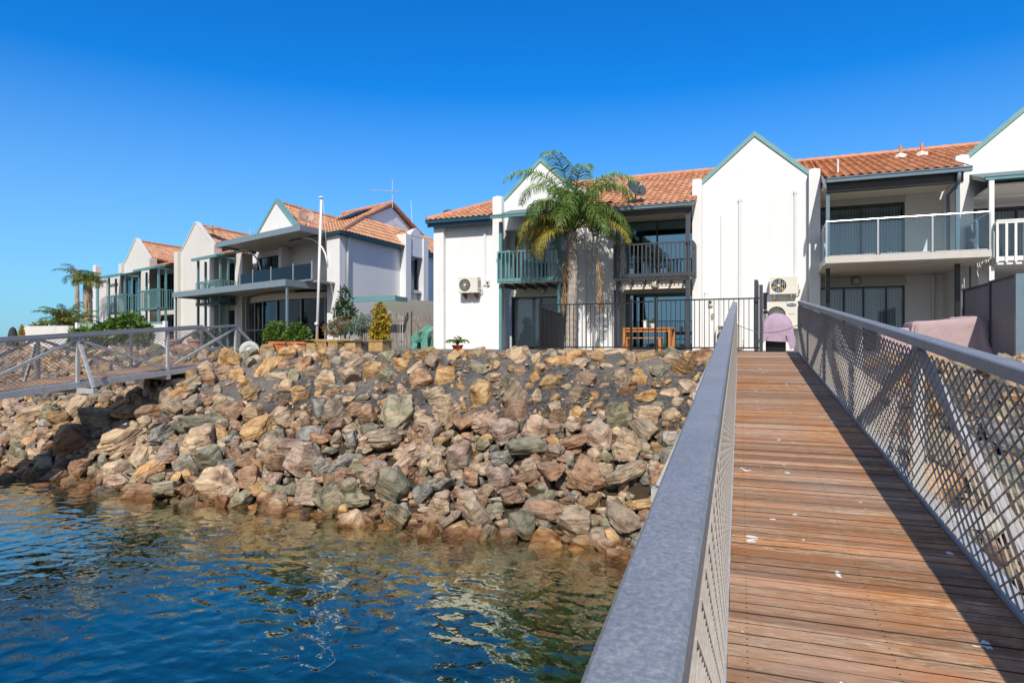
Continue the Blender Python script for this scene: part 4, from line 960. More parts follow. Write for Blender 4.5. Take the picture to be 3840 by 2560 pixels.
# ---------------------------------------------------------------- far row of houses (fronts step back to the left)
SH = shear
def house_l1():
    h = thing('modern_house', (-22, 24, GZ), 'white house with flat blue grey canopies, dark glass balcony and hipped tile roof', 'house', 'far row of townhouses')
    Wt = 'white_wall'
    one('side_wall', Wt, h, lambda b: [b.box(-17.85, -17.6, 24.2, 28.79, GZ - .1, 4.72), b.box(-17.85, -17.6, 29.31, 30.59, GZ - .1, 2.7), b.box(-17.85, -17.24, 29.31, 30.59, 4.45, 5.5), b.box(-17.85, -17.6, 31.11, 36, GZ - .1, 4.72)])
    pier(h, -18.5, -17.58, 23.8, 24.19, 4.78); one('pier', Wt, h, lambda b: [b.box(-17.87, -17.16, 28.8, 29.3, GZ - .1, 5.5)]); one('pier', Wt, h, lambda b: [b.box(-17.87, -17.16, 30.6, 31.1, GZ - .1, 5.5)])
    one('pediment', Wt, h, lambda b: b.prism([(29.31, 5.501), (30.59, 5.501), (30.3, 5.8), (29.95, 5.95), (29.6, 5.8)], 0, -17.6, -17.23)); one('window_sill', Wt, h, lambda b: b.box(-17.6, -17.3, 29.31, 30.59, 2.58, 2.7))
    wf = one('window', 'frame', h, lambda b: [b.box(-17.72, -17.66, 29.31, 30.59, 2.7, 2.76), b.box(-17.72, -17.66, 29.31, 30.59, 4.39, 4.45), b.box(-17.72, -17.66, 29.31, 29.37, 2.76, 4.39), b.box(-17.72, -17.66, 30.53, 30.59, 2.76, 4.39), b.box(-17.72, -17.66, 29.92, 29.98, 2.76, 4.39)])
    one('pane', 'glass', wf, lambda b: b.poly([(-17.7, 29.37, 2.76), (-17.7, 30.53, 2.76), (-17.7, 30.53, 4.39), (-17.7, 29.37, 4.39)])); one('curtain', 'curtain', wf, lambda b: b.poly([(-17.8, 29.98, 2.76), (-17.8, 30.53, 2.76), (-17.8, 30.53, 4.39), (-17.8, 29.98, 4.39)]))
    one('room_interior', 'dark', wf, lambda b: b.poly([(-18.3, 29.2, 2.7), (-18.3, 30.7, 2.7), (-18.3, 30.7, 4.5), (-18.3, 29.2, 4.5)]))
    gable(h, -24.7, -21.25, -22.93, 4.98, 5.64, 7.1, 24, 24.25, trim='teal_pale', tw=.16)
    wall(h, -26.7, -18.5, 25.0, 25.2, 2.3, 4.95, [(-26.1, -23.4, 2.4, 4.55)], name='upper_wall'); glazing(h, -26.1, -23.4, 2.4, 4.55, 25.02, splits=[-24.8], gl='glass_blue', blind=None)
    one('upper_wall', Wt, h, lambda b: b.box(-23.1, -22.85, 24.3, 24.998, 2.62, 4.74)); one('party_wall', Wt, h, lambda b: b.box(-26.85, -26.6, 23.9, 25.3, GZ, 4.7))
    # canopies
    def can(b, x0, x1, y0, y1, z0, z1): b.prism([(y0, z1), (y1, z1), (y1, z1 - .04), (y0 + .12, z0), (y0, z0)], 0, x0, x1)
    one('upper_canopy', 'canopy', h, lambda b: [b.box(-26.0, -18.6, 22.1, 22.2, 4.74, 5.0), b.box(-18.7, -18.6, 22.2, 24.4, 4.74, 5.0), b.box(-26.0, -25.9, 22.2, 24.8, 4.74, 5.0)])
    one('canopy_deck', 'canopy_under', h, lambda b: b.box(-25.9, -18.7, 22.2, 25.0, 4.86, 4.96))
    def scal(b, x0, x1, y, z, n):
        for k in range(n): x = x0 + (x1 - x0) * k / n; b.prism([(x, z), (x + .5 * (x1 - x0) / n, z), (x + .38 * (x1 - x0) / n, z + .07), (x + .12 * (x1 - x0) / n, z + .07)], 1, y, y + .012)
    one('corrugated_edge', 'white_metal', h, lambda b: scal(b, -25.2, -19.4, 24.3, 4.72, 34))
    one('lower_canopy', 'canopy', h, lambda b: [b.box(-29.4, -18.7, 21.3, 21.4, 2.32, 2.6), b.box(-18.8, -18.7, 21.4, 26.1, 2.32, 2.6), b.box(-29.4, -29.3, 21.4, 23.6, 2.32, 2.6)])
    one('canopy_deck', 'canopy_under', h, lambda b: b.box(-29.3, -18.8, 21.4, 24.9, 2.44, 2.55)); one('corrugated_edge', 'white_metal', h, lambda b: scal(b, -25.4, -20.4, 23.3, 2.3, 30))
    one('balcony_floor', 'canopy_under', h, lambda b: b.box(-26.5, -17.9, 22.6, 24.98, 2.551, 2.62))
    for x, y in ((-29.25, 21.45), (-18.78, 21.45), (-25.2, 23.6), (-18.78, 25.9)): one('post', 'canopy', h, lambda b: b.box(x - .045, x + .045, y - .045, y + .045, GZ, 2.31))
    bal = one('glass_balustrade', 'alu', h, lambda b: b.box(-24.2, -18.2, 22.47, 22.53, 2.621, 2.66))
    for x in (-24.2, -23.0, -21.4, -19.6, -18.2): one('post', 'alu', bal, lambda b: b.tube([(x, 22.5, 2.661), (x, 22.5, 3.45)], .035, 8))
    for a, c in ((-24.1, -23.08), (-22.92, -21.48), (-21.32, -19.68), (-19.52, -18.28)): one('glass_pane', 'glass_navy', bal, lambda b: b.box(a, c, 22.49, 22.51, 2.7, 3.36 if a > -24 else 3.3))
    # bow fronted lower room
    def bow(b, r0, r1, z0, z1):
        n = 14; P = []
        for k in range(n + 1):
            t = math.pi * (k / n); P.append((-22.4 - math.cos(t) * 3.6, math.sin(t)))
        for (x0, s0), (x1, s1) in zip(P, P[1:]):
            b.prism([(x0, 24.75 - s0 * r1), (x1, 24.75 - s1 * r1), (x1, 24.76 - s1 * r0), (x0, 24.76 - s0 * r0)], 2, z0, z1)
    one('bow_fascia', 'soffit', h, lambda b: bow(b, .3, 1.35, 2.02, 2.3)); one('bow_glazing', 'glass_navy', h, lambda b: bow(b, .95, 1.0, GZ, 2.02))
    one('mullion', 'canopy', h, lambda b: [b.box(-22.4 - math.cos(t) * 3.6 - .04, -22.4 - math.cos(t) * 3.6 + .04, 24.7 - math.sin(t) * 1.03, 24.78 - math.sin(t) * 1.03, GZ, 2.02) for t in (.35, .8, 1.15, 1.55, 2.1, 2.7)])
    one('lower_wall', Wt, h, lambda b: [b.box(-27, -26.0, 24.4, 24.6, GZ, 2.3), b.box(-18.8, -17.86, 24.3, 24.5, GZ, 2.3)]); one('room_interior', 'dark', h, lambda b: b.box(-25.8, -19, 25.3, 25.4, GZ, 2.3))
    one('room_interior', 'dark', h, lambda b: b.box(-26.5, -18.6, 24.9, 25.29, 2.2, 2.28))
    for x, zz in ((-23.95, 0), (-18.4, .15)): one('curved_bracket', 'white_metal', h, lambda b: b.tube([(x - 1.3 + 1.3 * math.sin(t), 23.2 + .5 * math.sin(t), 4.72 - 1.25 * (1 - math.cos(t))) for t in [k * math.pi / 16 for k in range(9)]], .045, 8), smooth=True)
    gutter(h, -18.6, -17.3, 23.62, 4.86, 'teal_dark'); one('gutter', 'teal_dark', h, lambda b: [b.box(-17.58, -17.3, 23.76, 28.79, 4.69, 4.86), b.box(-17.58, -17.3, 31.12, 36, 4.69, 4.86)])
    pipe(h, [(-17.45, 24.35, 4.68), (-17.45, 24.35, 4.5), (-17.52, 24.35, 4.35), (-17.52, 24.35, 2.2)], .05)
    # roof: cross gable ridge, hipped wing with gablet
    tiles(h, [(-20.9, 24.3, 5.5), (-20.9, 30, 5.5), (-22.93, 30, 6.95), (-22.93, 24.3, 6.95)]); tiles(h, [(-25.6, 30, 4.95), (-25.6, 24.3, 4.95), (-22.93, 24.3, 6.95), (-22.93, 30, 6.95)]); ridge(h, (-22.93, 24.28, 6.98), (-22.93, 30, 6.98))
    tiles(h, [(-21.5, 23.7, 4.82), (-17.28, 23.7, 4.82), (-18.8, 26.9, 6.215), (-22.0, 26.9, 6.215)]); tiles(h, [(-22.0, 26.9, 6.215), (-18.8, 26.9, 6.215), (-18.8, 29.5, 7.35), (-22.9, 29.5, 7.35)])
    tiles(h, [(-17.28, 23.7, 4.82), (-17.28, 36, 4.86), (-18.8, 33.5, 6.2), (-18.8, 26.9, 6.15)]); ridge(h, (-17.35, 23.8, 4.9), (-18.8, 26.9, 6.22), .13); ridge(h, (-18.8, 26.9, 6.22), (-18.8, 29.5, 7.42), .13); ridge(h, (-18.8, 29.5, 7.42), (-18.8, 32.9, 6.1), .13); ridge(h, (-18.8, 29.5, 7.42), (-23, 29.5, 7.42))
    one('gablet', 'white_wall', h, lambda b: b.prism([(26.98, 6.1), (32.4, 6.1), (29.5, 7.28)], 0, -19.0, -18.85)); one('verge_board', 'teal_dark', h, lambda b: [b.bar((-18.82, 27, 6.2), (-18.82, 29.5, 7.28), .04, .14), b.bar((-18.82, 29.5, 7.28), (-18.82, 32.5, 6.13), .04, .14)])
    tiles(h, [(-22.9, 33.5, 5.2), (-18.8, 33.5, 5.2), (-18.8, 29.5, 7.35), (-22.9, 29.5, 7.35)])
    one('roof_panel', 'black', h, lambda b: b.prism([(26.6, 6.22), (28.4, 6.98), (28.4, 7.04), (26.6, 6.28)], 0, -20.6, -19.5))
    return h
def unit_l(x0, pier_w, gx0, gx1, gx2, rec, label, roof_x1):
    """cream gabled unit: pier, gable wall gx0..gx1 apex at gx2, pier, recess rec"""
    h = thing('townhouse', ((gx0 + gx1) / 2, 24, GZ), label, 'house', 'far row of townhouses'); Wc = 'cream_wall'
    pier(h, x0, gx0, 23.75, 24.3, 5.5, Wc); gable(h, gx0, gx1, gx2, GZ - .1, 5.48, 7.05, 24, 24.25, m=Wc, trim=None); pier(h, gx1, gx1 + pier_w, 23.75, 24.3, 5.48, Wc)
    a, c = gx1 + pier_w, rec
    one('side_wall', Wc, h, lambda b: b.box(a - .3, a - .003, 24.302, 24.7, GZ - .1, 4.7))
    wall(h, a, c, 24.5, 24.7, GZ - .1, 4.7, [(a + .15, c - .15, GZ - .1, 1.75), (a + .15, c - .15, 2.15, 4.4)], m='soffit', name='recess_wall')
    glazing(h, a + .15, c - .15, 2.15, 4.4, 24.51, n=2, gl='glass', bl=[(a + (c - a) * .5, c - .2)]); glazing(h, a + .15, c - .15, GZ, 1.75, 24.51, n=2, gl='glass', bl=[(a + (c - a) * .5, c - .2)])
    tiles(h, [(gx1 - .1, 24.3, 5.6), (gx1 - .1, 31, 5.6), (gx2, 31, 6.85), (gx2, 24.3, 6.85)]); ridge(h, (gx2, 24.26, 6.9), (gx2, 31, 6.9))
    tiles(h, [(gx1 - .1, 31, 5.598), (gx1 - .1, 24.3, 5.598), (roof_x1, 24.3, 4.72), (roof_x1, 31, 4.72)]); tiles(h, [(gx0 - .6, 31, 5.0), (gx0 - .6, 24.3, 5.0), (gx2, 24.3, 6.85), (gx2, 31, 6.85)])
    tiles(h, [(a, 23.2, 4.62), (c, 23.2, 4.62), (c, 24.5, 5.1), (a, 24.5, 5.1)]); gutter(h, a, c, 23.05, 4.68, 'teal', h=.14)
    return h
def teal_balcony(h, x0, x1, yf=22.75, zf=1.95, zr=3.25, roofz=4.5):
    one('balcony_floor', 'teal_dark', h, lambda b: b.box(x0, x1, yf + .03, 24.0, zf + .02, zf + .1)); balustrade(h, x0, x1, yf, 23.95, zf, zr, 'teal', .15)
    for x in (x0 + .05, x1 - .05):
        for y in (yf + .12, yf + .62): one('post', 'teal', h, lambda b: [b.box(x - .06, x + .06, y - .06, y + .06, zf + .11, roofz - .06), b.box(x - .06, x + .06, y - .06, y + .06, GZ, zf + .01)])
    one('porch_roof', 'teal', h, lambda b: [b.box(x0 - .15, x1 + .12, yf - .25, yf - .1, roofz - .1, roofz + .03), b.prism([(yf - .1, roofz - .06), (23.98, roofz + .3), (23.98, roofz + .36), (yf - .1, roofz)], 0, x0 - .1, x1 + .1), b.box(x1 + .0, x1 + .06, yf - .1, 23.9, roofz - .1, roofz - .02)])
hl1 = house_l1()
hl2 = unit_l(-34.0, .55, -33.5, -29.45, -31.55, -26.6, 'cream gabled townhouse with the teal balcony tucked behind the flat canopies', -26.7)
teal_balcony(hl2, -29.3, -26.7)
one('party_wall', 'cream_wall', hl2, lambda b: b.box(-26.6, -26.0, 23.85, 24.6, GZ - .1, 4.72))
hl3 = unit_l(-42.95, .7, -42.4, -38.3, -40.4, -34.1, 'cream gabled townhouse with two teal slatted balconies side by side', -34.0)
teal_balcony(hl3, -42.5, -39.6, zf=1.85, zr=3.15, roofz=4.45); teal_balcony(hl3, -37.3, -34.35, zf=1.95, zr=3.2, roofz=4.5)
glz = glazing(hl3, -41.9, -39.8, 2.1, 4.3, 23.93, n=2, gl='glass', blind=None, depth=.06); glz2 = glazing(hl3, -41.9, -39.8, GZ, 1.7, 23.93, n=2, gl='glass', blind=None, depth=.06)
def house_l4():
    h = thing('townhouse', (-48, 25, GZ), 'cream end townhouse beyond the two far palms', 'house', 'far row of townhouses')
    wall(h, -46.2, -42.96, 23.9, 24.2, GZ - .1, 4.65, m='cream_wall'); pier(h, -46.3, -44.9, 23.6, 23.88, 4.6, 'cream_wall')
    wall(h, -52.6, -46.2, 26, 26.3, GZ - .1, 4.7, m='cream_wall'); pier(h, -53.7, -53.05, 25.8, 26.3, 6.5, 'white_wall')
    tiles(h, [(-53, 25.8, 4.7), (-43, 25.8, 4.7), (-43, 29, 6.1), (-53, 29, 6.1)]); gutter(h, -46.5, -42.98, 23.3, 4.72, 'teal')
    one('side_wall', 'board', h, lambda b: [b.box(-56.0, -53.7, 27, 27.2, GZ, 4.2)]); boards(h, -56.0, -53.7, 26.98, 1.9, 4.1, m='canopy', n=9); glazing(h, -55.6, -54, GZ, 1.9, 26.9, n=2, blind=None, depth=.09)
    one('post', 'teal', h, lambda b: [b.box(-51.2, -50.9, 25.2, 25.35, GZ, 4.4), b.box(-56.1, -55.9, 26, 26.15, GZ, 4.2)])
    return h
hl4 = house_l4()
SH = None
# ---------------------------------------------------------------- plants
def leaves(b, c, rad, n, size, rg, droop=.0, hollow=.55, aspect=.45):
    """leaf shaped quads through an uneven ellipsoid of foliage"""
    c = Vector(c); sd = rg.uniform(0, 90)
    for _ in range(n):
        d = Vector((rg.gauss(0, 1), rg.gauss(0, 1), rg.gauss(0, 1))).normalized()
        r = (hollow + (1 - hollow) * rg.random()) * (.78 + .45 * noise.noise(d * 1.7 + Vector((sd, 0, 0))))
        p = c + Vector((d.x * rad[0], d.y * rad[1], d.z * rad[2])) * r
        o = (d + Vector((rg.gauss(0, .6), rg.gauss(0, .6), rg.gauss(0, .5) - droop))).normalized(); L = size * rg.uniform(.6, 1.25)
        s = o.cross(Vector((rg.gauss(0, 1), rg.gauss(0, 1), rg.gauss(0, 1)))).normalized() * L * aspect * .5
        b.poly([p, p + o * L * .5 + s, p + o * L, p + o * L * .5 - s])
def stems(b, base, tops, r0, rg):
    for t in tops:
        base_ = Vector(base) + Vector((rg.uniform(-.04, .04), rg.uniform(-.04, .04), 0)); m = base_.lerp(Vector(t), .5) + Vector((rg.uniform(-.06, .06), rg.uniform(-.06, .06), 0))
        b.tube([base_, m, t], [r0, r0 * .7, r0 * .35], 5)
def shrub(name, loc, label, cat, clumps, size, m='leaf', n=500, group=None, pot=None, stem_r=.015, aspect=.45, droop=0.):
    rg = random.Random(int(abs(loc[0] * 97 + loc[1] * 31)) + 1); t = thing(name, loc, label, cat, group); L = Vector(loc)
    if pot: pot(t, L)
    one('stem', 'stem', t, lambda b: stems(b, L, [L + Vector(c[0]) for c in clumps], stem_r, rg))
    tot = sum(c[1][0] * c[1][1] * c[1][2] for c in clumps) ** 1.
    def fn(b):
        for c, r, *mm in clumps: leaves(b, L + Vector(c), r, int(n * (r[0] * r[1] * r[2]) / tot) + 20, size, rg, droop, aspect=aspect)
    one('foliage', m, t, fn); return t
def frond(b, base, az, el, length, droop, nl, ll, rg, curl=1.0, side=1.0):
    """feathered frond: curved midrib with two ranks of leaflets"""
    base = Vector(base); h = Vector((math.cos(az), math.sin(az), 0)); p = base.copy(); pts = [p.copy()]; n = 14; e = el
    for k in range(n):
        e -= droop / n * (.5 + 1.3 * k / n); p = p + (h * math.cos(e) + Vector((0, 0, math.sin(e)))) * (length / n); pts.append(p.copy())
    b.tube(pts, [.022 * (1 - .85 * i / n) + .003 for i in range(n + 1)], 4, cap=False)
    sv = Vector((-h.y, h.x, 0))
    for k in range(nl):
        t = .14 + .86 * (k + rg.random() * .5) / nl; i = min(n - 1, int(t * n)); q = pts[i].lerp(pts[i + 1], t * n - i); d = (pts[i + 1] - pts[i]).normalized()
        L = ll * (math.sin(math.pi * min(1, .18 + t * .8)) ** .6) * rg.uniform(.75, 1.15)
        for sg in (-1, 1):
            o = (sv * sg * side + d * .65 + Vector((rg.gauss(0, .16), rg.gauss(0, .16), rg.uniform(-.1, .35)))).normalized()
            a = q; m1 = a + o * L * .45; o2 = (o + Vector((0, 0, -.9 * curl))).normalized(); m2 = m1 + o2 * L * .32; o3 = (o2 + Vector((0, 0, -1.2 * curl))).normalized(); e3 = m2 + o3 * L * .28
            w = (d * .5 + sv * rg.uniform(-.5, .5)).normalized() * .0135
            b.poly([a - w, a + w, m1 + w, m1 - w]); b.poly([m1 - w, m1 + w, m2 + w * .8, m2 - w * .8]); b.poly([m2 - w * .8, m2 + w * .8, e3])
def big_palm():
    rg = random.Random(21); x, y = -6.42, 21.2; z0 = GZ - .1; zc = 3.75
    t = thing('palm_tree', (x, y, GZ), 'tall feathery palm with brown hanging fronds in front of the white townhouses', 'palm')
    pts = []; rs = []
    for k in range(40):
        f = k / 39; pts.append((x + .10 * math.sin(f * 2.2) + .02 + f * .02, y, z0 + (zc - z0) * f)); rs.append((.185 - .045 * f + .03 * math.exp(-f * 9)) * (1 + .06 * (k % 2) + rg.uniform(-.03, .03)))
    one('trunk', 'trunk', t, lambda b: b.tube(pts, rs, 14), smooth=False)
    cx = pts[-1][0]
    def boots(b):
        for k in range(60):
            a = k * 2.4; z = zc - 1.5 + 1.55 * k / 60; r = .135; o = Vector((math.cos(a), math.sin(a), 0)); p = Vector((cx, y, z)) + o * r
            b.bar(p - o * .03, p + o * rg.uniform(.02, .07) + Vector((0, 0, rg.uniform(.10, .24))), .08, .025, up=o)
    one('frond_bases', 'trunk', t, boots)
    fr = []
    for k in range(9): fr.append((k * 2.4 + .4, rg.uniform(1.5, 1.57), rg.uniform(3.1, 3.7), rg.uniform(1.9, 2.5), 'frond_light', 90, .66))
    for k in range(9): fr.append((k * .698 + rg.uniform(-.2, .2), rg.uniform(1.25, 1.42), rg.uniform(2.3, 2.6), rg.uniform(2.7, 3.2), 'frond', 80, .66))
    for k, a in enumerate((3.3, 2.75, .15, -.25, .5, 2.3, 3.9, 4.7, 5.5)): fr.append((a + rg.uniform(-.12, .12), rg.uniform(.6, .85), rg.uniform(2.3, 2.65), rg.uniform(1.9, 2.3), 'frond_yellow' if k == 6 else 'frond', 70, .66))
    for a, e, L, d, m in ((3.45, .42, 2.55, 1.9, 'frond_yellow'), (2.9, .38, 2.3, 1.9, 'frond_yellow'), (-.35, .42, 2.6, 1.5, 'frond_yellow'), (4.1, .3, 2.0, 2.0, 'frond_yellow'), (.25, .3, 2.1, 1.8, 'frond')): fr.append((a, e, L, d, m, 80, .62))
    for a, e, L, d, m, nl, ll in fr:
        one('frond', m, t, lambda b: frond(b, (cx + .08 * math.cos(a), y + .08 * math.sin(a), zc + rg.uniform(-.05, .3)), a, e, L, d, nl, ll, rg))
    for a, L, dx in ((3.5, 2.4, .28), (-.3, 2.6, 1.15), (2.6, 1.9, .35)):
        def dead(b):
            p0 = Vector((cx, y, zc - .25)); h = Vector((math.cos(a), math.sin(a), 0)); p1 = p0 + h * dx * .55 + Vector((0, 0, -.05)); path = [p0, p1, p0 + h * dx * .9 + Vector((0, 0, -.45))]
            for k in range(1, 9): path.append(p0 + h * dx * (.9 + .012 * k) + Vector((0, 0, -.45 - L * .75 * k / 8)))
            b.tube(path, .014, 4, cap=False)
            for k in range(170):
                i = rg.randrange(3, len(path) - 1); q = path[i].lerp(path[i + 1], rg.random()); o = Vector((rg.gauss(0, .22), rg.gauss(0, .22), -1)).normalized(); l = rg.uniform(.25, .5); w = Vector((rg.gauss(0, 1), rg.gauss(0, 1), 0)).normalized() * .011
                b.poly([q - w, q + w, q + o * l * .6 + w + Vector((rg.gauss(0, .02), 0, 0)), q + o * l])
        one('dead_frond', 'frond_dead', t, dead)
big_palm()
def hexpot(m, w, h):
    def f(t, L):
        b = MB(); n = 6
        b.lathe([(w * .36, 0), (w * .38, .02), (w * .49, h - .07), (w * .54, h - .07), (w * .55, h), (w * .50, h), (w * .47, h - .05)], L, n, 1., .8, Matrix.Rotation(R(0), 3, 'Z')); b.build('pot', m, t)
        one('soil', 'stem', t, lambda b: b.lathe([(w * .46, 0), (w * .46, .01)], L + Vector((0, 0, h - .06)), n, 1., .8))
    return f
def roundpot(m, r, h): 
    def f(t, L): one('pot', m, t, lambda b: b.lathe([(r * .7, 0), (r * .93, h - .05), (r * 1.05, h - .05), (r * 1.08, h), (r * .95, h), (r * .9, h - .04)], L, 20), smooth=False)
    return f
def boxpot(m, w, h):
    def f(t, L):
        one('pot', m, t, lambda b: [b.box(L.x - w / 2, L.x + w / 2, L.y - w / 2, L.y + w / 2, L.z, L.z + h - .04), b.box(L.x - w / 2 - .03, L.x + w / 2 + .03, L.y - w / 2 - .03, L.y + w / 2 + .03, L.z + h - .04, L.z + h)])
    return f
YP = 15.6
shrub('potted_shrub', (-14.05, YP, -.40), 'leafy green shrub in the left one of two faceted terracotta planters', 'pot plant', [((-.05, 0, .78), (.46, .36, .30)), ((.22, 0, .62), (.25, .25, .22)), ((-.1, -.1, .58), (.38, .3, .2))], .10, n=1500, pot=hexpot('terracotta', .66, .40), group='terracotta planters')
shrub('potted_shrub', (-13.32, YP, -.40), 'leafy yellow green shrub in the right one of two faceted terracotta planters', 'pot plant', [((.0, 0, .72), (.42, .36, .30)), ((.28, 0, .58), (.26, .25, .2)), ((-.1, -.1, .56), (.36, .3, .18))], .10, n=1500, m='leaf', pot=hexpot('terracotta', .66, .40), group='terracotta planters')
shrub('silver_shrub', (-13.1, 17.6, GZ), 'silvery green shrub just left of the white flagpole foot', 'shrub', [((-.2, 0, .75), (.55, .4, .32))], .07, n=1600, m='leaf_silver')
shrub('silver_shrub', (-12.6, 17.9, GZ), 'broad silvery green shrub above the sandstone wall by the paling fence', 'shrub', [((.1, 0, .95), (.62, .45, .26)), ((-.3, 0, .8), (.4, .4, .22))], .07, n=1900, m='leaf_silver')
shrub('reddish_shrub', (-13.0, 17.05, -.05), 'sparse reddish shrub above the yellow cube planter in the sandstone wall', 'shrub', [((-.15, 0, .45), (.48, .3, .3)), ((.25, 0, .65), (.3, .3, .25))], .09, n=520, m='leaf_red')
shrub('tall_shrub', (-16.0, 21.6, GZ), 'tall dark glossy shrub at the corner of the grey canopied house', 'shrub', [((0, 0, 2.15), (.32, .3, .45)), ((-.1, 0, 1.5), (.6, .5, .5)), ((.35, 0, 1.0), (.75, .5, .45))], .13, n=2400, m='leaf_dark', stem_r=.03)
shrub('yellow_shrub', (-11.55, 17.4, -.33), 'bushy yellow leaved shrub in a weathered square planter before the paling fence', 'pot plant', [((-.02, 0, 1.36), (.24, .24, .26)), ((.1, 0, 1.0), (.32, .3, .25)), ((-.02, 0, .62), (.40, .34, .27))], .13, n=1500, m='leaf_yellow', pot=boxpot('planter', .52, .38), droop=.7)
shrub('low_hedge', (-23.6, 17.2, GZ), 'dark green broadleaf hedge behind the far walkway, in front of the white lattice', 'hedge', [((-1.6, 0, .45), (.9, .5, .4)), ((-.4, 0, .6), (.9, .5, .45)), ((.8, 0, .85), (1.0, .6, .55)), ((1.7, 0, .6), (.6, .5, .45))], .22, n=3600, m='leaf')
shrub('garden_shrub', (-19.6, 18.0, GZ), 'low dark shrub behind the mesh of the far walkway near its top end', 'shrub', [((0, 0, .45), (.8, .4, .32))], .12, n=900, m='leaf_dark')
shrub('garden_shrub', (-16.9, 18.6, GZ), 'green and yellow shrub behind the end post of the far walkway', 'shrub', [((0, 0, .5), (.6, .4, .4))], .11, n=900, m='leaf')
shrub('potted_palm', (-10.0, 19.8, -.34), 'little feathery palm in a red pot against the white wall', 'pot plant', [((0, 0, .42), (.12, .1, .1))], .1, n=30, m='leaf_dark', pot=roundpot('redpot', .19, .22))
pp = [o for o in COL.objects if o.name.startswith('potted_palm')][0]
rg = random.Random(4)
for k in range(9): one('frond', 'frond', pp, lambda b: frond(b, (-10.0, 19.8, -.12), k * .7, 1.1, .55, 2.0, 16, .16, rg))
# small palms and cycads on the left
def feather_palm(name, loc, h, label, nf, L, droop, mats, tr=.12, ll=.35, bend=0., el=(.4, 1.2), skirt=0):
    rg = random.Random(int(abs(loc[0]) * 10)); t = thing(name, loc, label, 'palm'); x, y, z = loc
    one('trunk', 'trunk', t, lambda b: b.tube([(x + bend * (k / 14) ** 2, y, z + h * k / 14) for k in range(15)], [tr * (1.15 - .3 * k / 14) * (1 + .06 * (k % 2)) for k in range(15)], 10))
    c = (x + bend, y, z + h)
    for k in range(nf):
        m = mats[k % len(mats)]; one('frond', m, t, lambda b: frond(b, c, k * 2.4 + rg.uniform(-.2, .2), rg.uniform(*el), L * rg.uniform(.8, 1.1), droop * rg.uniform(.8, 1.2), 26, ll, rg))
    for k in range(skirt):
        def sk(b):
            for q in range(70):
                a = rg.uniform(0, 6.28); zz = z + h - rg.uniform(.1, 2.6); p = Vector((x + math.cos(a) * .2, y + math.sin(a) * .2, zz)); o = Vector((math.cos(a) * .25, math.sin(a) * .25, -1)); w = Vector((-math.sin(a), math.cos(a), 0)) * .03
                b.poly([p - w, p + w, p + o * rg.uniform(.3, .7)])
        one('dead_frond', 'frond_dead', t, sk)
    return t
feather_palm('palm_tree', (-44.7, 30, GZ), 4.7, 'slender palm with a ringed trunk, left of the thick far palm', 11, 1.7, 1.7, ['frond', 'frond', 'frond_dead'], tr=.15, ll=.5, el=(.5, 1.35))
feather_palm('palm_tree', (-40.7, 28, GZ), 4.2, 'thick palm with a brown skirt of dead fronds before the end house', 24, 1.1, 1.9, ['frond', 'frond_yellow', 'frond'], tr=.26, ll=.55, el=(.2, 1.5), skirt=4)
feather_palm('cycad', (-29.3, 19.2, GZ), .9, 'low spreading palm with arching fronds behind the long pale wall', 34, 1.5, 1.3, ['frond', 'frond', 'frond_yellow'], tr=.2, ll=.38, el=(.3, 1.5))
feather_palm('cycad', (-31.5, 19.5, GZ), .7, 'tiny spiky palm tip showing over the ivy end of the pale wall', 8, .7, .6, ['leaf_dark'], tr=.1, ll=.15, el=(.9, 1.4))

# ---------------------------------------------------------------- garden walls, fences, garden things
GW = thing('garden_wall', (-27.1, 17.1, GZ), 'long pale rendered garden wall behind the far walkway', 'wall')
one('wall', 'cream_wall', GW, lambda b: b.box(-28.7, -25.85, 17, 17.2, GZ - .2, .63)); one('planter_ivy', 'leaf_yellow', GW, lambda b: (lambda rg: leaves(b, (-28.65, 16.98, .25), (.18, .12, .5), 900, .09, rg))(random.Random(8)))
LT = thing('lattice_fence', (-23.8, 17.3, GZ), 'white diamond lattice screen with a teal rail behind the green hedge', 'fence')
for x in (-25.75, -24.05, -22.4, -20.9): one('post', 'white_metal', LT, lambda b: b.box(x - .06, x + .06, 17.24, 17.36, GZ, .76))
def lat(b):
    for x0, x1 in ((-25.69, -24.11), (-23.99, -22.46), (-22.34, -20.96)):
        n = int((x1 - x0) / .1)
        for k in range(-8, n):
            for sg in (1, -1):
                a = x0 + k * .1; pts = [(max(x0, a), max(x0, a) - a), (min(x1, a + .85), min(x1, a + .85) - a)]
                if pts[1][0] <= pts[0][0]: continue
                (p0, t0), (p1, t1) = pts; zz = (lambda t: -.18 + t) if sg > 0 else (lambda t: .67 - t)
                b.bar((p0, 17.30 + .012 * sg, zz(t0)), (p1, 17.30 + .012 * sg, zz(t1)), .012, .035)
one('lattice', 'white_metal', LT, lat); one('rail', 'teal', LT, lambda b: [b.box(a, c, 17.27, 17.33, .68, .74) for a, c in ((-25.69, -24.11), (-23.99, -22.46), (-22.34, -20.96))])
UM = thing('patio_umbrella', (-43.1, 25, GZ), 'closed dark umbrella past the left end of the pale wall', 'umbrella')
one('canopy', 'umbrella', UM, lambda b: b.lathe([(.05, 0), (.34, .02), (.30, .5), (.2, 1.0), (.14, 1.15), (.03, 1.25)], (-43.1, 25, -.35), 10)); one('pole', 'charcoal', UM, lambda b: b.tube([(-43.1, 25, GZ - .2), (-43.1, 25, -.36)], .03, 6))
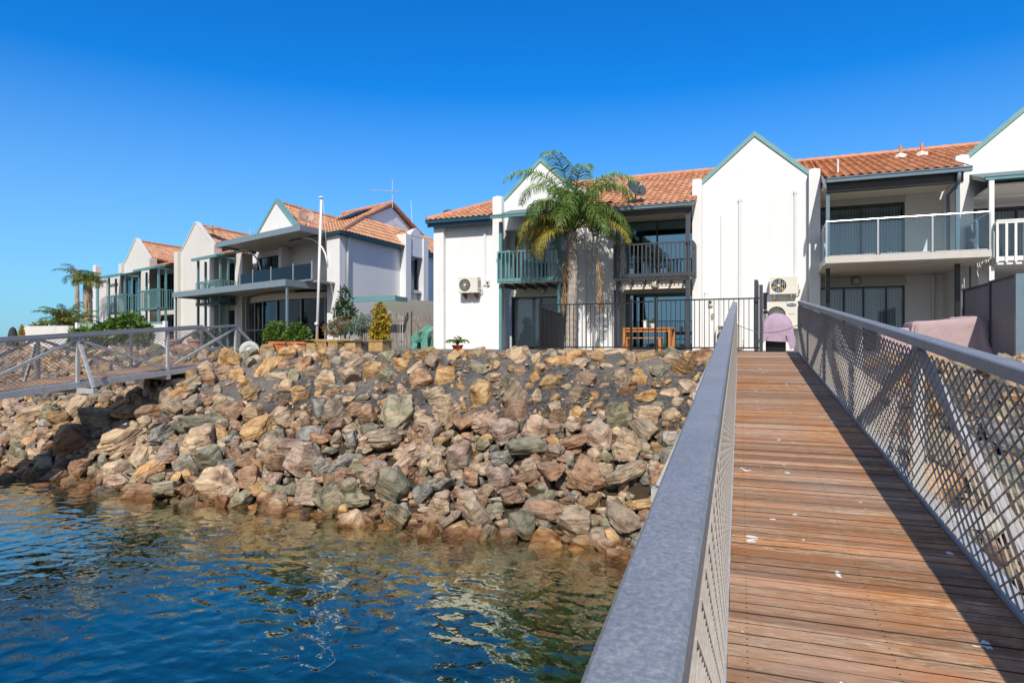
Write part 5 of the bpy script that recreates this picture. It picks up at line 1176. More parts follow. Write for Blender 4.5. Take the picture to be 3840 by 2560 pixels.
def sandstone_wall():
    t = thing('sandstone_wall', (-13, 17, GZ), 'low sandstone block garden wall with a capping ledge', 'wall'); rg = random.Random(2)
    def fn(b):
        for row in range(2):
            x = -14.35 + row * -.2
            while x < -11.98:
                w = rg.uniform(.4, .62); x1 = min(x + w, -11.98); b.box(x + .006, x1 - .006, 16.68 + rg.uniform(-.015, .015), 17, -.62 + row * .32, -.305 + row * .32); x = x1
    one('block', 'sandstone', t, fn, bevel=.02); one('capping', 'planter', t, lambda b: b.box(-14.6, -11.95, 16.6, 17.06, .02, .07), bevel=.01); one('backfill', 'ground', t, lambda b: b.box(-14.5, -12.0, 17.01, 18.2, -.6, 0))
sandstone_wall()
for x, s in ((-13.0, .4), (-12.55, .34)):
    t = thing('cube_planter', (x, 16.5, -.36), 'yellow stained cube planter before the sandstone wall, ' + ('left one of the pair' if x < -12.8 else 'right one of the pair'), 'planter', 'cube planters')
    one('pot', 'planter', t, lambda b: b.box(x - s / 2, x + s / 2, 16.3, 16.3 + s * .8, -.45, -.02), bevel=.015); one('rim', 'planter', t, lambda b: b.box(x - s / 2 - .02, x + s / 2 + .02, 16.28, 16.32 + s * .8, -.018, .02))
def paling():
    t = thing('paling_fence', (-15.7, 25, GZ), 'weathered grey timber paling fence between the two rows of houses', 'fence'); rg = random.Random(9)
    def fn(b):
        x = -17.55
        while x < -12.95:
            top = (1.30 if x < -14.9 else 1.16) + rg.uniform(-.03, .03); w = rg.uniform(.085, .105); dy = rg.uniform(-.012, .012); b.box(x, x + w, 25 + dy, 25.018 + dy, GZ - .1, top); x += w + rg.choice([.008, .014, .028])
    one('palings', 'paling', t, fn)
    for x in (-17.62, -14.95): one('post', 'paling', t, lambda b: b.box(x - .06, x + .06, 24.86, 24.98, GZ, 1.36))
    one('rail', 'paling', t, lambda b: [b.box(-17.5, -12.9, 25.035, 25.08, z, z + .08) for z in (-.05, .9)])
    one('gate_brace', 'paling', t, lambda b: b.bar((-14.8, 24.97, 1.0), (-13.8, 24.97, -.1), .02, .07))
paling()
t = thing('shade_sail', (-14, 22, 1.2), 'taut pale shade sail stretched between the two rows of houses', 'shade sail')
one('canopy', 'sail', t, lambda b: [b.poly([(-17.5, 25.9, 2.12), (-12.9, 26.0, 1.72), (-12.9, 26.3, 1.08), (-16.6, 26.3, 1.25)]), b.poly([(-17.5, 25.92, 2.12), (-16.6, 26.32, 1.25), (-12.9, 26.32, 1.08), (-12.9, 26.02, 1.72)])])
t = thing('pergola_beam', (-15.9, 24, 1.7), 'low teal pergola beam between the houses behind the tall shrub', 'pergola')
one('beam', 'teal', t, lambda b: [b.box(-17.35, -14.9, 23.6, 23.75, 1.75, 1.98), b.box(-15.02, -14.9, 23.76, 24.6, 1.75, 1.95)])
# flagpole
t = thing('flagpole', (-13.72, 17, GZ), 'tall white flagpole with a cap and slack halyard, standing by the sandstone wall', 'flagpole')
one('pole', 'flag', t, lambda b: b.tube([(-13.72, 17, GZ), (-13.53, 17, 4.66)], [.05, .032], 10), smooth=True); one('finial', 'flag', t, lambda b: b.lathe([(.03, 0), (.085, .02), (.085, .06), (.02, .07)], (-13.53, 17, 4.64), 12))
one('halyard', 'pipe', t, lambda b: [b.tube([(-13.46, 17, 4.6), (-13.3, 17.02, 2.6), (-13.05, 17.1, .9), (-12.95, 17.1, 0)], .006, 4), b.tube([(-13.58, 16.96, 4.6), (-13.64, 16.95, 2.2), (-13.68, 16.94, .6)], .005, 4)]); one('cleat', 'flag', t, lambda b: b.box(-13.72, -13.62, 16.9, 16.96, .55, .62))
# stacked plastic chairs
def chair():
    x, y, z = -13.75, 23.7, GZ; t = thing('plastic_chair', (x, y, z), '', 'chair', 'stacked green garden chairs'); g = 'greenplastic'
    one('seat', g, t, lambda b: b.box(x - .24, x + .24, y - .24, y + .2, z + .40, z + .425), bevel=.01)
    for sx in (-1, 1):
        for sy in (-1, 1): one('leg', g, t, lambda b: b.bar((x + sx * .26, y + sy * .24 - .02, z), (x + sx * .21, y + sy * .19 - .02, z + .40), .045, .05, up=(0, 1, 0)))
        one('armrest', g, t, lambda b: [b.box(x + sx * .27 - .03, x + sx * .27 + .03, y - .2, y + .2, z + .62, z + .64), b.bar((x + sx * .26, y - .2, z + .40), (x + sx * .27, y - .18, z + .62), .04, .05, up=(0, 1, 0))])
    def back(b):
        for k in range(7): b.bar((x - .15 + .05 * k, y + .2, z + .43), (x - .2 + .066 * k, y + .29, z + .80 + .05 * math.cos((k - 3) * .45)), .02, .035, up=(0, 1, 0))
        pts = [(x + .25 * math.sin(a), y + .29, z + .70 + .17 * math.cos(a)) for a in [(-1.5 + 3 * k / 10) for k in range(11)]]; b.tube(pts, .022, 6)
    one('backrest', g, t, back); return t
c0 = chair(); LB = ['bottom chair of the stack of green plastic chairs', 'second chair up in the stack of green plastic chairs', 'middle chair in the stack of green plastic chairs', 'fourth chair up in the stack of green plastic chairs', 'top chair of the stack of green plastic chairs']
c0['label'] = LB[0]; c0.location.z -= .12
for k in range(1, 5): copy_tree(c0, loc=(-13.75 + .05 * k, 23.7 + .02 * k, GZ - .12 + .05 * k), label=LB[k])
# hose reel
def reel():
    x, y, z = -14.55, 14.95, -.28; t = thing('hose_reel', (x, y, z), 'round cream garden hose reel at the top end of the far walkway', 'hose reel'); rot = Matrix.Rotation(R(90), 3, 'X') ; rz = Matrix.Rotation(R(44), 3, 'Z')
    rr_ = rz @ rot
    one('case', 'creamreel', t, lambda b: b.lathe([(.18, -.16), (.27, -.15), (.29, -.10), (.29, .10), (.26, .15), (.2, .155)], (x, y, z), 28, rot=rr_), smooth=False)
    one('drum', 'galv', t, lambda b: b.lathe([(.22, .156), (.22, .175), (.16, .18), (.155, .165)], (x, y, z), 28, rot=rr_)); one('hub', 'creamreel', t, lambda b: b.lathe([(.09, .165), (.085, .2), (.05, .215)], (x, y, z), 20, rot=rr_))
    one('bracket', 'galv', t, lambda b: b.box(x - .2, x + .2, y - .1, y + .2, z - .34, z - .29)); one('hose', 'pipe', t, lambda b: b.tube([(x - .3, y - .2, z - .2), (x - .35, y - .25, z - .42), (x - .55, y - .3, z - .55), (x - .85, y - .35, z - .5), (x - 1.0, y - .3, z - .38)], .028, 8), smooth=True)
reel()
# pots and rocks behind the far walkway
for k, (x, y, w, lab) in enumerate(((-19.4, 16.4, .6, 'pink terracotta pot behind the mesh of the far walkway, left one'), (-18.4, 16.4, .5, 'pink terracotta pot behind the mesh of the far walkway, right one'))):
    t = thing('terracotta_pot', (x, y, GZ - .1), lab, 'pot', 'pots behind the far walkway'); one('pot', 'pottery', t, lambda b: b.lathe([(w * .34, 0), (w * .46, .4), (w * .52, .4), (w * .52, .48), (w * .44, .48), (w * .42, .42)], (x, y, GZ - .1), 16)); one('soil', 'stem', t, lambda b: b.lathe([(w * .43, 0), (w * .42, .01)], (x, y, GZ + .3), 16))
t = thing('patio_table', (-16.6, 17.6, GZ), 'dark patio table under the grey canopy, beyond the hose reel', 'table')
one('tabletop', 'frame', t, lambda b: b.box(-17.3, -15.2, 17.2, 18.2, .38, .42))
for x, y in ((-17.2, 17.3), (-15.3, 17.3), (-17.2, 18.1), (-15.3, 18.1)): one('leg', 'frame', t, lambda b: b.box(x - .03, x + .03, y - .03, y + .03, GZ, .38))
# picnic table and bench behind the pool fence
def picnic():
    t = thing('timber_table', (-3.55, 20.3, GZ), 'orange timber outdoor table in front of the blue glass doors', 'table'); w = 'tablewood'; x0, x1, y0, y1 = -4.3, -2.78, 20.0, 20.8
    one('tabletop', w, t, lambda b: [b.box(x0, x1, y0 + k * .135, y0 + k * .135 + .128, .39, .43) for k in range(6)]); one('apron', w, t, lambda b: b.box(x0 + .08, x1 - .08, y0 + .05, y0 + .08, .30, .388))
    for x in (x0 + .06, x1 - .06):
        for y in (y0 + .06, y1 - .06): one('leg', w, t, lambda b: b.box(x - .05, x + .05, y - .04, y + .04, GZ, .388))
    t = thing('timber_bench', (-3.55, 19.7, GZ), 'low orange timber bench in front of the outdoor table', 'bench')
    one('seat', w, t, lambda b: [b.box(x0 + .1, x1 - .2, 19.55 + k * .11, 19.65 + k * .11, .09, .125) for k in range(3)])
    for x in (x0 + .2, x1 - .3): one('leg', w, t, lambda b: b.box(x - .04, x + .04, 19.56, 19.85, GZ, .089))
    shrub('potted_herb', (-3.4, 20.3, .43), 'small green herb in a pale pot on the timber table', 'pot plant', [((0, 0, .2), (.13, .1, .09))], .05, n=160, pot=roundpot('curtain', .09, .13), stem_r=.006)
    t = thing('candle_lantern', (-3.65, 20.25, .43), 'small pale box lantern on the timber table, left of the herb', 'lantern'); one('case', 'curtain', t, lambda b: b.box(-3.7, -3.6, 20.2, 20.3, .43, .63)); one('lid', 'soffit', t, lambda b: b.box(-3.71, -3.59, 20.19, 20.31, .631, .655))
picnic()
# pool fence
def pool_fence():
    t = thing('pool_fence', (-3.1, 17, GZ), 'black tubular bar fence along the top of the bank before the palm', 'fence')
    def run(p, q, z0, z1, nm='fence_panel', first=0):
        p, q = Vector(p), Vector(q); L = (q - p).length; n = int(L / .118)
        def fn(b):
            for z in (z0 + .06, z1 - .02): b.bar((p.x, p.y, z), (q.x, q.y, z), .03, .035)
            for k in range(1, n): c = p.lerp(q, k / n); b.bar((c.x, c.y, z0 + .078), (c.x, c.y, z1 - .038), .018, .018, up=(0, 1, 0))
        one(nm, 'black', t, fn)
    run((-5.97, 17, 0), (-3.45, 17, 0), -.22, 1.04); run((-3.39, 17, 0), (-2.82, 17, 0), -.22, 1.07); run((-2.74, 17, 0), (-.24, 17, 0), -.22, 1.09); run((-6.0, 17.05, 0), (-7.1, 23.2, 0), -.3, 1.0)
    for x, z in ((-5.99, 1.08), (-3.42, 1.1), (-2.78, 1.14)): one('post', 'black', t, lambda b: [b.box(x - .03, x + .03, 16.97, 17.03, GZ - .1, z), b.box(x - .036, x + .036, 16.964, 17.036, z, z + .02)])
pool_fence()
def gate():
    t = thing('pool_gate', (-.2, 17, GZ), 'dark gate post and open gate leaf between the bar fence and the walkway', 'gate')
    one('post', 'charcoal', t, lambda b: b.box(-.24, -.155, 16.96, 17.04, GZ - .1, 1.4)); one('latch', 'black', t, lambda b: [b.box(-.15, -.06, 16.93, 17.0, .78, 1.2), b.box(-.15, -.03, 16.94, 16.98, 1.14, 1.19), b.box(-.15, -.04, 16.93, 17.0, .68, .76)])
    one('leaf_frame', 'charcoal', t, lambda b: [b.box(-.36, -.27, 17.1, 17.16, GZ, 1.54), b.box(-.36, -.27, 18.3, 18.36, GZ, 1.54), b.box(-.36, -.27, 17.161, 18.299, 1.46, 1.54), b.box(-.36, -.27, 17.161, 18.299, GZ, GZ + .1), *[b.box(-.33, -.3, 17.25 + .11 * k, 17.27 + .11 * k, GZ + .101, 1.459) for k in range(10)]])
gate()
# barbecue under a cover
def cover(name, lab, cat, x0, x1, y0, y1, z0, prof, m, seed, under=None, parent=None):
    """draped cloth: rows of rings shrinking toward the top, with folds"""
    rg = random.Random(seed); t = parent or thing(name, ((x0 + x1) / 2, (y0 + y1) / 2, z0), lab, cat)
    cx, cy, hx, hy = (x0 + x1) / 2, (y0 + y1) / 2, (x1 - x0) / 2, (y1 - y0) / 2
    def fn(b):
        n = 72; rows = []
        for k, (z, s, fold) in enumerate(prof):
            ps = []
            for j in range(n):
                a = 2 * math.pi * j / n; e = .26; c, si = math.cos(a), math.sin(a)
                X = abs(c) ** e * (1 if c > 0 else -1); Y = abs(si) ** e * (1 if si > 0 else -1)
                f = 1 + fold * (math.sin(a * 11 + seed + 2 * math.sin(a * 2)) * .45 + math.sin(a * 23 + seed) * .3 + noise.noise((c * 2.5, si * 2.5, seed + k * .25)) * 1.2)
                zz = z + (.10 * math.exp(-((c * s - .25) / .22) ** 2) * (1 if k > 3 and name == 'covered_table' else 0)) + (noise.noise((c * 1.6, si * 1.6, seed + 5.)) * .10 * (1 if k == 0 else .3 if k < 3 else .12))
                ps.append((cx + X * hx * s * f, cy + Y * hy * s * f, zz))
            rows.append(b.pts(ps))
        for a_, b_ in zip(rows, rows[1:]):
            for j in range(n): b.face((a_ + j, a_ + (j + 1) % n, b_ + (j + 1) % n, b_ + j))
        b.face([rows[-1] + j for j in range(n)])
    one('cover', m, t, fn, smooth=True); return t
t = thing('barbecue', (.2, 18.6, GZ), 'kettle barbecue on a black cabinet under a torn faded mauve cover', 'barbecue')
one('cabinet', 'black', t, lambda b: b.box(-.1, .40, 18.45, 18.9, GZ, .22), bevel=.02)
cover('', '', '', -.22, .58, 18.3, 19.0, GZ, [(.0, 1.08, .14), (.10, 1.06, .11), (.25, 1.02, .08), (.40, .97, .04), (.52, .90, .01), (.62, .76, .0), (.70, .55, 0), (.75, .28, 0), (.76, .05, 0)], 'mauve', 3, parent=t)
one('cover_flap', 'mauve', t, lambda b: b.prism([(.40, .20), (.62, .14), (.60, -.16), (.5, -.22), (.44, .0)], 1, 18.24, 18.26)); one('cover_flap', 'mauve', t, lambda b: b.prism([(-.25, .2), (-.02, .16), (-.14, -.02), (-.22, -.08)], 1, 18.24, 18.26))
cover('covered_table', 'large faded pink canvas cover draped over garden furniture by the sheet fence', 'cover', 3.1, 4.7, 17.6, 18.8, GZ, [(-.32, 1.05, .2), (-.1, 1.02, .14), (.15, 1.0, .08), (.36, .985, .02), (.44, .97, .01), (.47, .93, 0), (.485, .8, 0), (.49, .5, 0), (.50, .2, 0)], 'pinkcloth', 9)
cover('covered_chair', 'small faded pink canvas cover beside the big draped one', 'cover', 2.5, 3.12, 17.7, 18.4, GZ, [(-.32, 1.06, .12), (.0, 1.02, .08), (.22, 1.0, .03), (.29, .97, .0), (.32, .9, 0), (.33, .4, 0), (.335, .1, 0)], 'pinkcloth', 14)
# sheet metal dividing fence on the right
t = thing('sheet_fence', (4.7, 17.8, GZ), 'taupe sheet metal fence dividing the two courtyards on the right', 'fence')
def sheets(b):
    y = 15.98
    while y < 19.7:
        b.prism([(4.68, y), (4.72, y + .02), (4.72, y + .06), (4.68, y + .08), (4.675, y + .08), (4.675, y)], 2, GZ, 1.3 if y > 17.6 else 1.33); y += .1
one('panel', 'colorbond', t, sheets)
for y, m in ((15.93, 'gutter_grey'), (17.6, 'charcoal'), (19.75, 'charcoal')): one('post', m, t, lambda b: b.box(4.64, 4.74 + (.1 if y < 16 else 0), y - .04, y + .04, GZ - .2, 1.38))
one('rail', 'charcoal', t, lambda b: [b.box(4.65, 4.73, 15.98, 17.55, 1.331, 1.38), b.box(4.65, 4.73, 17.65, 19.7, 1.301, 1.35)])
t = thing('cable_tied_post', (4.98, 15.95, GZ), 'white post wrapped with ties at the water end of the sheet fence', 'post')
one('post', 'white_metal', t, lambda b: b.box(4.94, 5.0, 15.92, 15.98, GZ - .2, 1.4)); one('ties', 'black', t, lambda b: [b.box(4.933, 5.007, 15.913, 15.987, -.1 + .13 * k, -.09 + .13 * k) for k in range(11)])

# ---------------------------------------------------------------- air conditioners, lamps, dishes, aerials
def ac(x, z, y, w, h, lab, fan='round', d=.3, legs=True, badge=False, blades=('fanblue', 'fanorange')):
    """outdoor unit: x,z lower left corner, y the wall face it hangs on"""
    y0 = y - .10 - d; t = thing('air_conditioner', (x + w / 2, y - .1, z), lab, 'air conditioner', 'wall mounted air conditioners')
    cx, cz, r = x + w * .33, z + h * .5, min(h * .42, w * .3)
    def case(b):
        n = 32; ring = [(cx + r * math.cos(2 * math.pi * k / n), cz + r * math.sin(2 * math.pi * k / n)) for k in range(n)]
        b.box(x, x + w, y0 + .06, y - .1, z, z + h)
        # front face with a round hole: fan of quads from ring to the panel outline
        out = []
        for (px, pz) in ring:
            dx, dz = px - cx, pz - cz; s = 1e9
            if dx > 1e-6: s = min(s, (x + w * .66 - cx) / dx)
            if dx < -1e-6: s = min(s, (x - cx) / dx)
            if dz > 1e-6: s = min(s, (z + h - cz) / dz)
            if dz < -1e-6: s = min(s, (z - cz) / dz)
            out.append((cx + dx * s, cz + dz * s))
        for k in range(n):
            j = (k + 1) % n; b.poly([(ring[k][0], y0, ring[k][1]), (out[k][0], y0, out[k][1]), (out[j][0], y0, out[j][1]), (ring[j][0], y0, ring[j][1])])
            b.poly([(ring[k][0], y0, ring[k][1]), (ring[j][0], y0, ring[j][1]), (ring[j][0], y0 + .059, ring[j][1]), (ring[k][0], y0 + .059, ring[k][1])])
        b.box(x + w * .66, x + w, y0 - .002, y0 + .059, z, z + h); b.box(x, x + w * .66, y0, y0 + .059, z + h - .004, z + h); b.box(x, x + .004, y0 + .001, y0 + .059, z, z + h - .005)
    one('case', 'ac', t, case); one('fan_well', 'dark', t, lambda b: b.lathe([(r * .99, 0), (r * .99, .002)], (cx, y0 + .058, cz), 28, rot=Matrix.Rotation(R(90), 3, 'X')))
    one('fan', blades[0], t, lambda b: [b.prism([(cx + .02 * math.cos(a), cz + .02 * math.sin(a)), (cx + r * .93 * math.cos(a - .35), cz + r * .93 * math.sin(a - .35)), (cx + r * .95 * math.cos(a + .25), cz + r * .95 * math.sin(a + .25)), (cx + r * .5 * math.cos(a + .5), cz + r * .5 * math.sin(a + .5))], 1, y0 + .035, y0 + .045) for a in (0.4, 2.5, 4.6)])
    if blades[1]: one('fan', blades[1], t, lambda b: [b.prism([(cx + .02 * math.cos(a), cz + .02 * math.sin(a)), (cx + r * .93 * math.cos(a - .3), cz + r * .93 * math.sin(a - .3)), (cx + r * .95 * math.cos(a + .1), cz + r * .95 * math.sin(a + .1))], 1, y0 + .028, y0 + .034) for a in (1.5, 3.6, 5.6)])
    def grille(b):
        if fan == 'round':
            for k in range(28): a = 2 * math.pi * k / 28; b.bar((cx + r * .25 * math.cos(a), y0 - .004, cz + r * .25 * math.sin(a)), (cx + r * math.cos(a + .12), y0 - .004, cz + r * math.sin(a + .12)), .004, .004)
            for q in (.25, .5, .75, 1.0): b.tube([(cx + r * q * math.cos(a), y0 - .006, cz + r * q * math.sin(a)) for a in [2 * math.pi * k / 24 for k in range(25)]], .003, 4, cap=False)
        else:
            for k in range(-3, 4): q = math.sqrt(max(.01, 1 - (k / 4) ** 2)) * r; b.box(cx + k * r / 4 - .004, cx + k * r / 4 + .004, y0 - .006, y0 - .001, cz - q, cz + q)
    one('grille', 'ac', t, grille); one('hub_cap', 'ac', t, lambda b: b.lathe([(r * .2, 0), (r * .16, .012)], (cx, y0 - .004, cz), 16, rot=Matrix.Rotation(R(90), 3, 'X')))
    if legs:
        for k in (.18, .78): one('bracket', 'rust' if legs == 'rust' else 'galv', t, lambda b: b.prism([(y0 + .02, z), (y - .0, z), (y - .0, z - .22), (y - .05, z - .22), (y0 + .02, z - .04)], 0, x + w * k - .02, x + w * k + .02))
    one('pipework', 'pipe', t, lambda b: b.tube([(x + w, y - .25, z + .18), (x + w + .07, y - .25, z + .16), (x + w + .08, y - .1, z + .05), (x + w + .06, y - .04, z + .1), (x + w + .06, y - .04, z + .34)], .018, 6)); one('louvres', 'frame', t, lambda b: [b.box(x + w, x + w + .003, y0 + .09, y - .15, z + .12 + k * .05, z + .135 + k * .05) for k in range(int((h - .2) / .05))])
    return t, cx, cz, r, y0
ac(-11.62, 1.95, 23.5, .84, .62, 'ivory air conditioner on rusty brackets alone on the left white wall', legs='rust', blades=('frame', None))
ac(.0, 1.58, 23.5, .85, .56, 'upper air conditioner with slotted grille on the blank gable wall', fan='slats')
tA, cx_, cz_, r_, y0_ = ac(-.1, .43, 23.5, .95, .90, 'big lower air conditioner with an oval brand badge behind the mauve cover', legs=True, blades=('frame', None))
ac(-1.72, -.26, 23.5, .82, .80, 'floor standing air conditioner with an orange and black sticker behind the bar fence', legs=False)
def text(body, size, loc, m, parent, name='lettering', rot=(R(90), 0, 0), ext=.002, sx=1.):
    c = bpy.data.curves.new(name, 'FONT'); c.body = body; c.size = size; c.extrude = ext; c.align_x = 'CENTER'; c.align_y = 'CENTER'
    o = bpy.data.objects.new(name + '_tmp', c); COL.objects.link(o); bpy.context.view_layer.update(); dg = bpy.context.evaluated_depsgraph_get()
    me = bpy.data.meshes.new_from_object(o.evaluated_get(dg)); bpy.data.objects.remove(o)
    me.transform(Matrix.Translation(loc) @ Matrix.Rotation(rot[0], 4, 'X') @ Matrix.Diagonal((sx, 1, 1, 1))); me.transform(WM[parent.name].inverted())
    me.materials.clear(); me.materials.append(M[m]); o = bpy.data.objects.new(name, me); COL.objects.link(o); o.parent = parent; WM[o.name] = WM[parent.name]; return o
bx, bz = -.1 + .95 * .81, .43 + .90 * .86
one('badge', 'navy', tA, lambda b: b.lathe([(.15, 0), (.15, .004)], (bx, y0_ - .003, bz), 28, 1, .36, Matrix.Rotation(R(90), 3, 'X') ))
text('SAMSUNG', .062, (bx, y0_ - .010, bz), 'white_metal', tA, sx=.82)
text('Digital Inverter', .030, (bx + .01, y0_ - .006, bz - .29), 'frame', tA, sx=.9)
tB = [o for o in COL.objects if o.get('label', '').startswith('floor standing air')][0]
one('sticker', 'black', tB, lambda b: b.box(-1.64, -1.38, 23.092, 23.098, .40, .52)); one('sticker', 'fanorange', tB, lambda b: b.box(-1.61, -1.55, 23.087, 23.091, .43, .49)); text('PLUS', .05, (-1.46, 23.088, .46), 'fanorange', tB)
def lamp(x, y, z, lab, r=.13):
    t = thing('bulkhead_light', (x, y, z), lab, 'wall lamp', 'round bulkhead lamps'); rt = Matrix.Rotation(R(90), 3, 'X')
    one('base', 'gutter_grey', t, lambda b: b.lathe([(r * 1.1, 0), (r * 1.1, .03), (r, .04)], (x, y, z), 20, rot=rt)); one('lens', 'downlight', t, lambda b: b.lathe([(r, .04), (r * .9, .07), (r * .5, .095), (.01, .1)], (x, y, z), 20, rot=rt), smooth=True)
lamp(-8.35, 23.99, 2.02, 'round wall lamp under the teal balcony', .12); lamp(-3.72, 22.7, 2.0, 'round wall lamp under the charcoal balcony', .13); lamp(2.75, 24.75, 2.07, 'round wall lamp under the tiled balcony slab', .14)
def dish(loc, r, face, mdish, lab, mast=.5, grp=None):
    f = Vector(face).normalized(); t = thing('satellite_dish', (loc[0], loc[1], loc[2] - mast), lab, 'satellite dish', grp); q = Vector((0, 0, 1)).rotation_difference(f).to_matrix(); L = Vector(loc)
    one('reflector', mdish, t, lambda b: b.lathe([(.01, 0), (r * .5, r * .07), (r * .8, r * .17), (r, r * .28), (r * 1.02, r * .27), (r * .8, r * .13), (r * .5, r * .03), (.01, -.03)], L, 28, rot=q), smooth=True)
    one('mast', 'charcoal', t, lambda b: b.tube([L + Vector((0, 0, -mast)), L + Vector((0, 0, -.12)), L - f * .03], .022, 6))
    tip = L + f * r * 1.1 + Vector((0, 0, -r * .25)); one('arm', 'charcoal', t, lambda b: b.tube([L - Vector((0, 0, r * .85)) + f * .1, tip], .014, 6)); one('feed_horn', 'ac', t, lambda b: b.tube([tip, tip - f * .1], .035, 8)); return t
dish((-4.42, 22.7, 5.38), .37, (.65, -.62, .55), 'dish_grey', 'dark oval satellite dish on the tiles above the charcoal balcony', .6)
dish((-19.9, 23.9 , 5.75), .38, (.75, -.6, .32), 'dish_rust', 'rust streaked satellite dish on the hipped roof behind the flagpole', .6)
dish((-30.2, 28.2, 6.55), .42, (.2, -.3, .95), 'dish_rust', 'red rusted satellite dish peeping over the upper grey canopy', .3)
dish((-13.6, 26.3, 5.75), .40, (.0, .35, .9), 'dish_grey', 'dark satellite dish lying low on the left edge of the near roof', .3)
def aerial(base, h, boom, lab, n=9, L=.28, tilt=0., cross=None):
    t = thing('television_aerial', base, lab, 'aerial'); B = Vector(base); T = B + Vector((0, 0, h)); bd = Vector(boom)
    one('mast', 'galv', t, lambda b: b.tube([B, T], .022, 6)); p = B + Vector((0, 0, h * .6))
    def fn(b):
        a, c = p - bd * .25, p + bd * .75; b.tube([a, c], .014, 6); s = bd.cross(Vector((0, 0, 1))).normalized(); s2 = (s + Vector((0, 0, tilt))).normalized()
        for k in range(n): q = a.lerp(c, (k + .5) / n); l = L * (1.1 - .5 * k / n); b.tube([q - s2 * l / 2, q + s2 * l / 2], .008, 4)
    one('boom', 'galv', t, fn); return t
aerial((-18.1, 28.4, 6.9), 1.45, (-1.45, -.45, .08), 'tall thin television aerial on the gablet of the hipped roof', 14, .34)
aerial((-6.0, 26, 5.9), 1.05, (-1.3, .1, .16), 'short television aerial on the near roof right of the palm', 10, .4, .6)
t = thing('whip_aerial', (-16.6, 28.6, 6.2), 'short whip aerial right of the tall aerial on the hipped roof', 'aerial'); one('whip', 'pipe', t, lambda b: b.tube([(-17.65, 29.6, 6.3), (-17.72, 29.6, 7.5)], .012, 5))
aerial((-24.9, 25.6, 4.9), .95, (-.9, -.2, 0), 'small aerial left of the white teal edged gable', 8, .3)
t = thing('meter_box', (-2.0, 23.4, 1.5), 'small ivory isolator box beside the conduit on the blank wall', 'switch box'); one('case', 'ac', t, lambda b: b.box(-1.99, -1.85, 23.4, 23.499, 1.25, 1.5)); one('switch', 'frame', t, lambda b: b.box(-1.95, -1.89, 23.385, 23.399, 1.33, 1.42))
t = thing('meter_box', (-10.5, 23.4, 2.2), 'small ivory isolator box right of the lone air conditioner', 'switch box'); one('case', 'ac', t, lambda b: b.box(-10.53, -10.42, 23.4, 23.499, 2.25, 2.46)); one('switch', 'frame', t, lambda b: b.box(-10.51, -10.44, 23.385, 23.399, 2.3, 2.38))
t = thing('wall_tap', (-1.83, 23.4, .95), 'small brass wall fitting on the blank wall behind the bar fence', 'fitting'); one('plate', 'ac', t, lambda b: b.lathe([(.07, 0), (.06, .03)], (-1.86, 23.49, .93), 12, rot=Matrix.Rotation(R(90), 3, 'X'))); one('body', 'planter', t, lambda b: b.box(-1.89, -1.83, 23.4, 23.459, .83, .98))
# furniture on the charcoal balcony
t = thing('balcony_table', (-4.2, 23.3, 2.27), 'black bistro table behind the charcoal balcony slats', 'table'); one('tabletop', 'black', t, lambda b: b.lathe([(.35, 0), (.35, .03)], (-4.2, 23.4, 3.0), 20)); one('leg', 'black', t, lambda b: b.tube([(-4.2, 23.4, 2.28), (-4.2, 23.4, 3.0)], .03, 8))
for x, lab in ((-4.75, 'black balcony chair left of the bistro table'), (-3.6, 'black balcony chair right of the bistro table')):
    t = thing('balcony_chair', (x, 23.5, 2.27), lab, 'chair', 'black balcony chairs')
    one('seat', 'black', t, lambda b: b.box(x - .2, x + .2, 23.3, 23.7, 2.7, 2.73)); one('backrest', 'black', t, lambda b: [b.tube([(x - .2, 23.7, 2.7), (x - .18, 23.76, 3.15), (x, 23.77, 3.25), (x + .18, 23.76, 3.15), (x + .2, 23.7, 2.7)], .014, 6), *[b.tube([(x + k * .07, 23.7, 2.72), (x + k * .07, 23.76, 3.2)], .007, 4) for k in (-2, -1, 0, 1, 2)]])
    for sx in (-.18, .18):
        for y in (23.32, 23.68): one('leg', 'black', t, lambda b: b.tube([(x + sx, y, 2.27), (x + sx, y, 2.7)], .014, 5))
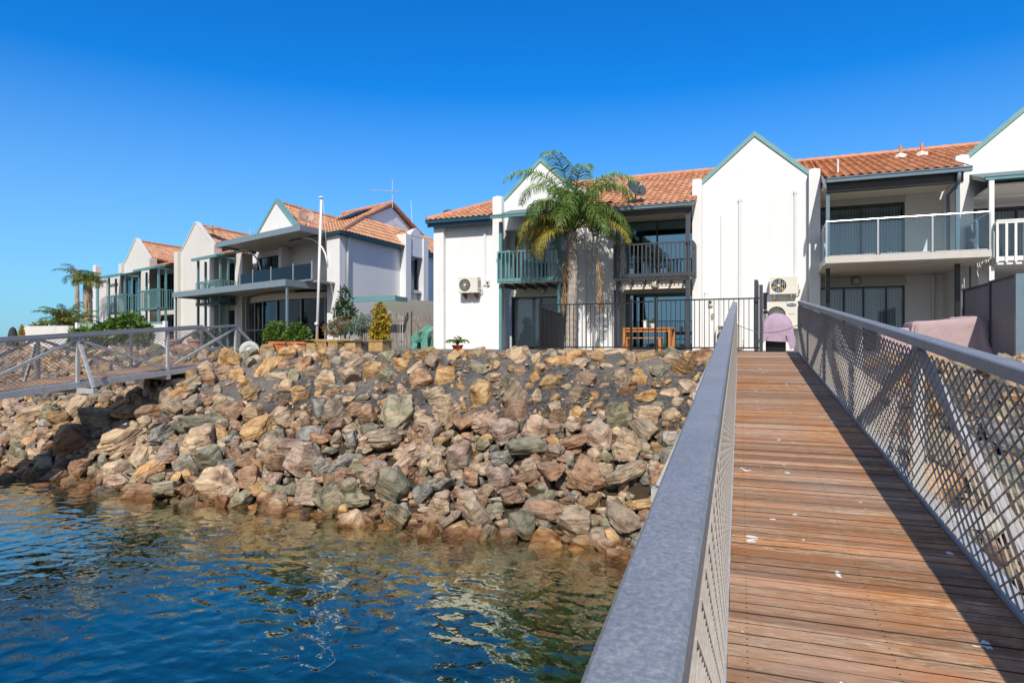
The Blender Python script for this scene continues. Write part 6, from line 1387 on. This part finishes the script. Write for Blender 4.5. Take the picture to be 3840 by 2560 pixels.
t = thing('balcony_table', (6.9, 22.9, 2.3), 'pale topped bar table on the white slatted balcony at the right edge', 'table'); one('tabletop', 'white_metal', t, lambda b: b.box(5.9, 7.8, 21.7, 22.2, 3.36, 3.4))
for x in (6.0, 7.7): one('leg', 'charcoal', t, lambda b: b.box(x - .03, x + .03, 21.9, 21.96, 2.3, 3.36))
# tufts of dry grass and lawn edge
def tufts(name, m, spots, label, h, n):
    rg = random.Random(6)
    def fn(b):
        for (x, y, z, r) in spots:
            for _ in range(n):
                a = rg.uniform(0, 6.28); q = Vector((x + rg.gauss(0, r), y + rg.gauss(0, r * .6), z)); o = Vector((math.cos(a) * .6, math.sin(a) * .6, 1)).normalized(); l = h * rg.uniform(.4, 1.2); w = Vector((-math.sin(a), math.cos(a), 0)) * .004 * (1 + (h < .1))
                b.poly([q - w, q + w, q + o * l + Vector((math.cos(a), math.sin(a), 0)) * l * .3])
    o = one(name, m, None, fn); return tag(o, label, kind='stuff')
rg = random.Random(12)
sp = []
for _ in range(26): x = rg.uniform(-13, 8); y = rg.uniform(15.0, 16.0); sp.append((x, y, bank_z(x, y) + .0, .16))
sp += [(-3.0, 15.2, -.36, .2), (-2.6, 15.1, -.38, .22), (5.3, 15.0, -.3, .3), (5.8, 15.3, -.3, .3)] * 2
tufts('dry_grass', 'dry', sp, 'dry straw coloured grass tufts along the crest of the bank', .16, 60)
sp = [(x / 10, 16.0 + rg.uniform(-.3, .3), GZ - .03, .12) for x in range(-140, -95, 2)] + [(-13 + rg.uniform(-1, 1), 15.6, -.36, .1) for _ in range(4)]
tufts('lawn_edge', 'grass', sp, 'thin strip of green lawn at the foot of the paling fence', .05, 240)
sp = []
for _ in range(70):
    x = rg.uniform(-14, 0); y = 12.6 + rg.uniform(-.5, .35); sp.append((x, y, bank_z(x, y) + .06, .13))
tufts('dry_seaweed', 'frond_dead', sp, 'brown dried seaweed lodged between the rocks halfway up the bank', .09, 60)
tufts('far_grass', 'leaf', [(rg.uniform(-34, -20), rg.uniform(15.5, 16.3), -.36, .25) for _ in range(26)], 'green weeds along the bank crest behind the far walkway', .12, 60)
